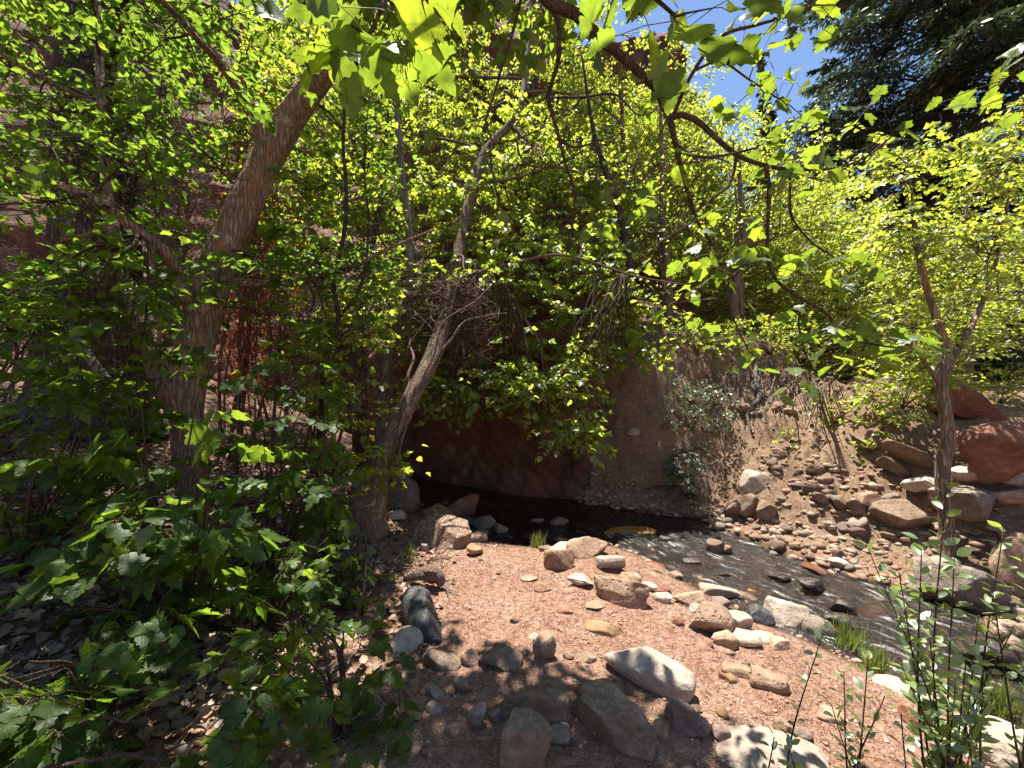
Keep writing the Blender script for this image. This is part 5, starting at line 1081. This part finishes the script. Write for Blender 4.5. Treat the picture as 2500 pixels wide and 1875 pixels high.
# ------------------------------------------------------------------ grass tufts, shrubs on the slope, roots
def grass(label, px, py, n, h, w=.5):
    b = foot(px, py, .0); root = link('grass_tuft', None, loc=b, label=label, cat='grass')
    a = rng.uniform(0, 6.28, n); q = rng.normal(size=(n, 3)) * [h * .22, h * .16, 0]; d = nrm(np.stack([np.cos(a) * w, np.sin(a) * w, np.ones(n)], -1) + rng.normal(size=(n, 3)) * .2)
    link('blades', leaf_mesh('blades', T_BLADE, q, d, nrm(np.stack([np.cos(a), np.sin(a), .4 + 0 * a], -1)), h * rng.uniform(.5, 1.2, n), L_GRASS), root, kind='stuff')
grass('bright grass tuft beside the grey waterside boulder', 2068, 1590, 150, .20, .9)
grass('small grass tuft at the pool end of the beach', 1312, 1338, 60, .17)
grass('thin grass at the foot of the swollen trunk', 1000, 1372, 70, .16)
grass('low grass by the current among the willow stems', 2140, 1640, 110, .16)
grass('grass clump at the right edge below the willow shoots', 2440, 1760, 160, .2)
grass('tall weeds growing through the leaf litter at the far left', 165, 1190, 60, .4)
def shrub(name, label, px, py, w, h, n, leaf, mat, tm=T_OVLOW, depth=.5, dz=0.0, spc=1, slen=.14, pairs=4, droop=.1, up=.6):
    b = foot(px, py, .02); b[2] += dz; root = thing(name, label, 'shrub', b); wm, hm = w / F * b[1], h / F * b[1]
    u = nrm(rng.normal(size=(n, 3))) * (rng.random((n, 1)) ** .5); c = b + np.array([0, -.12, hm * .5]) + u * np.array([wm / 2, depth * wm / 2, hm / 2])
    c[:, 2] = np.maximum(c[:, 2], terrain(c[:, :2]) + .02)
    tubes('stem', [(arc(b, c[i], .1), np.linspace(.006, .002, 5)) for i in range(min(14, n))], TWIG, root, 5, 0, b, kind='stuff')
    (P, D, Nn, Sz), st_ = sprays(c, u + np.array([0, 0, .3]) + rng.normal(size=(n, 3)) * .3, slen * rng.uniform(.6, 1.2, n), pairs, leaf, droop=droop, up=up, tilt=.5)
    sticks('twigs', *st_, .002, .001, TWIG, root, origin=b); link('foliage', leaf_mesh('foliage', tm, P - b, D, Nn, Sz, mat), root, kind='stuff')
shrub('slope_shrub', 'silvery green shrub clinging high on the slumped slope', 1690, 1045, 170, 110, 150, .05, L_SILV)
shrub('slope_shrub', 'small dark sprig just under the silvery shrub', 1690, 1100, 70, 30, 20, .035, L_SILV)
shrub('wall_fern', 'dark hanging plant at the seam of cliff and slump', 1395, 1180, 60, 130, 70, .045, L_FIR, dz=.1)
shrub('wall_fern', 'dark shrub in the crease high on the shaded slump', 1440, 1060, 80, 70, 60, .045, L_FIR)
for (lb, px, py, w, h, n) in [('bright sprig of leaves low on the slope beneath the bank maples, upper left one', 2040, 1030, 110, 50, 26), ('bright sprig of leaves on the slope by the slabs', 2150, 1050, 70, 40, 18), ('tiny bright sprig low on the slope', 2090, 1110, 40, 24, 8), ('small sprig at the left on the slope below the roots', 1930, 1080, 60, 30, 10)]:
    shrub('leafy_sprig', lb, px, py, w, h, n, .06, L_FAR, T_LOW, pairs=3, up=.9)
for (lb, px, py, w, h, n) in [('dense low bush on the bank edge above the slump, left', 1700, 865, 220, 70, 110), ('dense low bush on the bank edge above the exposed roots', 1880, 865, 240, 80, 130), ('dense low bush on the bank edge right of the roots', 2060, 915, 220, 80, 110), ('low bush behind the slabs near the young tree', 2200, 1000, 200, 120, 150),
                              ('grassy low bush by the trail at the right edge', 2440, 985, 180, 80, 130), ('low bush under the rightmost maple', 2400, 920, 220, 120, 160), ('dark bush behind the leaning brown boulder', 2290, 940, 160, 120, 120)]:
    shrub('bank_bush', lb, px, py, w, h, n, .065, L_FAR, T_LOW, .6, slen=.22)
# roots hanging from the bank edge
b = foot(1850, 900, .0); root = thing('exposed_roots', 'tangle of pale bare roots hanging from the bank edge above the slump', 'roots', b)
it = []
for k in range(70):
    px, py = rng.uniform(1660, 2060), rng.uniform(845, 900); a_ = GP(px, py + 25); L = rng.uniform(60, 190); pts = [a_ + np.array([0, -.05, .05])]
    dx = rng.normal() * 50
    for f in (.35, .7, 1.0):
        g_ = GP(px + dx * f + rng.normal() * 10, py + 25 + L * f); pts.append(g_ + np.array([0, -.06 * rng.random(), .03 + .06 * rng.random()]))
    r_ = rng.uniform(.004, .016); it.append((np.array(pts), [r_, r_ * .8, r_ * .55, r_ * .25]))
for q in it[:14]: tubes('root', [q], BARKP, root, 6, .05, b)
tubes('rootlets', it[14:], DEAD, root, 5, 0, b, kind='stuff')
# gnarled root rising out of the slump
g_ = [GP(1845, 880), GP(1840, 930), GP(1850, 975), GP(1820, 1010), GP(1830, 1060)]
tubes('root', [(np.array([q + [0, -.05, .04] for q in g_]), [.03, .04, .035, .03, .012])], BARKP, root, 9, .3, b)

# ------------------------------------------------------------------ dead brush, driftwood, litter
def brush(label, x0, x1, y0, y1, d0, d1, n, L=(.15, .5), red=0, base=None, starts=None):
    b = np.array(base if base is not None else PX((x0 + x1) / 2, y1, d1))
    if base is None: b[2] = tz(b[0], b[1])
    root = thing('dead_brush', label, 'dead brush', b)
    main = []
    for k in range(16):
        c = PX(rng.uniform(x0, x1), rng.uniform(y0, y1), rng.uniform(d0, d1)); main.append((arc(b + rng.normal(size=3) * [.4, .2, 0] if starts is None else starts[rng.integers(0, len(starts))], c, .1), np.linspace(rng.uniform(.012, .03), .006, 5)))
    for q in main[:8]: tubes('branch', [q], DEAD, root, 6, .08, b)
    tubes('branchlet', main[8:], DEAD, root, 5, 0, b, kind='stuff')
    nodes = np.vstack([resample(p, 20)[6:] for p, r in main])
    c = PX(rng.uniform(x0, x1, n), rng.uniform(y0, y1, n), rng.uniform(d0, d1, n)); near = nodes[rng.integers(0, len(nodes), n)]; c = c * .7 + near * .3
    c = c[c[:, 2] > terrain(c[:, :2]) + .05]; n = len(c)
    d = nrm(rng.normal(size=(n, 3)) * [1, .7, .8]) * rng.uniform(*L, (n, 1)); sticks('twigs', c - d / 2, c + rng.normal(size=(n, 3)) * .03, c + d / 2, rng.uniform(.0025, .006, n), .0015, DEAD, root, origin=b, cheap=True)
    if red:
        q = nodes[rng.integers(0, len(nodes), red)] + rng.normal(size=(red, 3)) * [.18, .15, .22]
        link('dead_needles', leaf_mesh('dead_needles', T_NEEDLE, q - b, nrm(rng.normal(size=(red, 3)) + [0, 0, -.5]), rng.normal(size=(red, 3)), rng.uniform(.06, .13, red), L_RUST), root, kind='stuff')
brush('tangle of bare pinkish twigs behind the left leaning trunk', 120, 560, 150, 720, 5.0, 7.0, 5200)
brush('dead conifer boughs with rust red needles left of the leaning trunk', 540, 680, 90, 700, 5.0, 6.0, 900, (.12, .35), 5200)
brush('heap of fallen bare twigs at the cliff foot between the trunks', 600, 960, 620, 1000, 5.0, 6.2, 2600)
brush('bare grey twigs hanging under the pool maple', 960, 1250, 640, 900, 5.4, 6.1, 1100, (.15, .45), base=PX(1086, 785, 5.65), starts=resample(Mt[5:10], 40))
brush('bare twigs at the far left edge over the litter', -40, 200, 560, 900, 4.4, 6.0, 1500)
d0 = foot(1050, 1432, .0)
dw = thing('driftwood', 'gnarled weathered driftwood stub lying above the long dark stone', 'driftwood', d0)
tubes('stump', [(np.array([d0 + [-.22, .02, .05], d0 + [-.1, 0, .10], d0 + [0, -.02, .12], d0 + [.08, -.03, .10], d0 + [.11, -.05, .03]]), [.03, .045, .06, .055, .03])], DEAD, dw, 18, .3, d0)
tubes('knot', [(np.array([d0 + [-.02, -.03, .13], d0 + [.02, -.07, .16], d0 + [.08, -.08, .15]]), [.035, .032, .012])], DEAD, dw, 12, .3, d0)
for k in range(6): tubes('snag', [(np.array([d0 + [.05, -.03, .1], d0 + [.1 + .05 * rng.random(), -.08 * rng.random(), .06], d0 + [.18 + .12 * rng.random(), -.1 - .14 * rng.random(), .01]]), [.008, .005, .002])], BARKP, dw, 6, .1, d0)
# leaf litter and fallen sticks on the left slope
n = 20000; p = np.stack([rng.uniform(-6.5, -.5, n), .7 + 6.3 * rng.random(n) ** 1.25], -1)
zz, i_, f_, w_, dn_, df_ = terrain(p, True); lm = sstep(-.7, -1.7, p[:, 0] + .5 * fbm(np.column_stack([p, 0 * p[:, 0]]) * 1.1, 3, 31) + .12 * (p[:, 1] - 3)); k = (~i_) & (~f_) & (~w_) & (rng.random(n) < .08 + .92 * lm)
p, zz = p[k], zz[k]; n = len(p); a = rng.uniform(0, 6.28, n)
link('leaf_litter', leaf_mesh('leaf_litter', T_MED, np.column_stack([p, zz + .012 + .02 * rng.random(n)]), np.stack([np.cos(a), np.sin(a), rng.normal(size=n) * .3], -1), nrm(np.array([0, 0, 1.0]) + rng.normal(size=(n, 3)) * .35), rng.uniform(.03, .085, n), L_DRY), kind='stuff')
n = 2600; p = np.stack([rng.uniform(-7, -.6, n), rng.uniform(.8, 7, n)], -1); zz, i_, f_, w_, dn_, df_ = terrain(p, True); k = (~i_) & (~f_) & (~w_); p, zz = p[k], zz[k]; n = len(p); a = rng.uniform(0, 6.28, n); L = rng.uniform(.08, .4, n)
c = np.column_stack([p, zz + .02 + .03 * rng.random(n)]); d = np.stack([np.cos(a), np.sin(a), rng.normal(size=n) * .12], -1) * L[:, None] / 2
sticks('fallen_twigs', c - d, c + rng.normal(size=(n, 3)) * .015, c + d, rng.uniform(.002, .007, n), .0015, DEAD, cheap=True)
n = 1500; p = np.stack([rng.uniform(2.4, 8, n), rng.uniform(3, 9, n)], -1); zz, i_, f_, w_, dn_, df_ = terrain(p, True); k = f_ & (df_ > .2); p, zz = p[k], zz[k]; n = len(p); a = rng.uniform(0, 6.28, n); L = rng.uniform(.06, .3, n)
c = np.column_stack([p, zz + .02]); d = np.stack([np.cos(a), np.sin(a), rng.normal(size=n) * .3], -1) * L[:, None] / 2
sticks('slope_twigs', c - d, c + rng.normal(size=(n, 3)) * .015, c + d, rng.uniform(.002, .005, n), .0015, DEAD)
# bark chips and dry bits on the beach
n = 9000; p = np.stack([rng.uniform(-1.2, 2.7, n), 1.2 + 3.7 * rng.random(n) ** 1.3], -1); k = ~inside(p, POLY); p = p[k]; n = len(p); zz = terrain(p); a = rng.uniform(0, 6.28, n); L = rng.uniform(.01, .04, n)
c = np.column_stack([p, zz + .008]); d = np.stack([np.cos(a), np.sin(a), rng.normal(size=n) * .15], -1) * L[:, None] / 2
sticks('dry_chips', c - d, c, c + d, rng.uniform(.0012, .003, n), .001, DEAD, cheap=True)
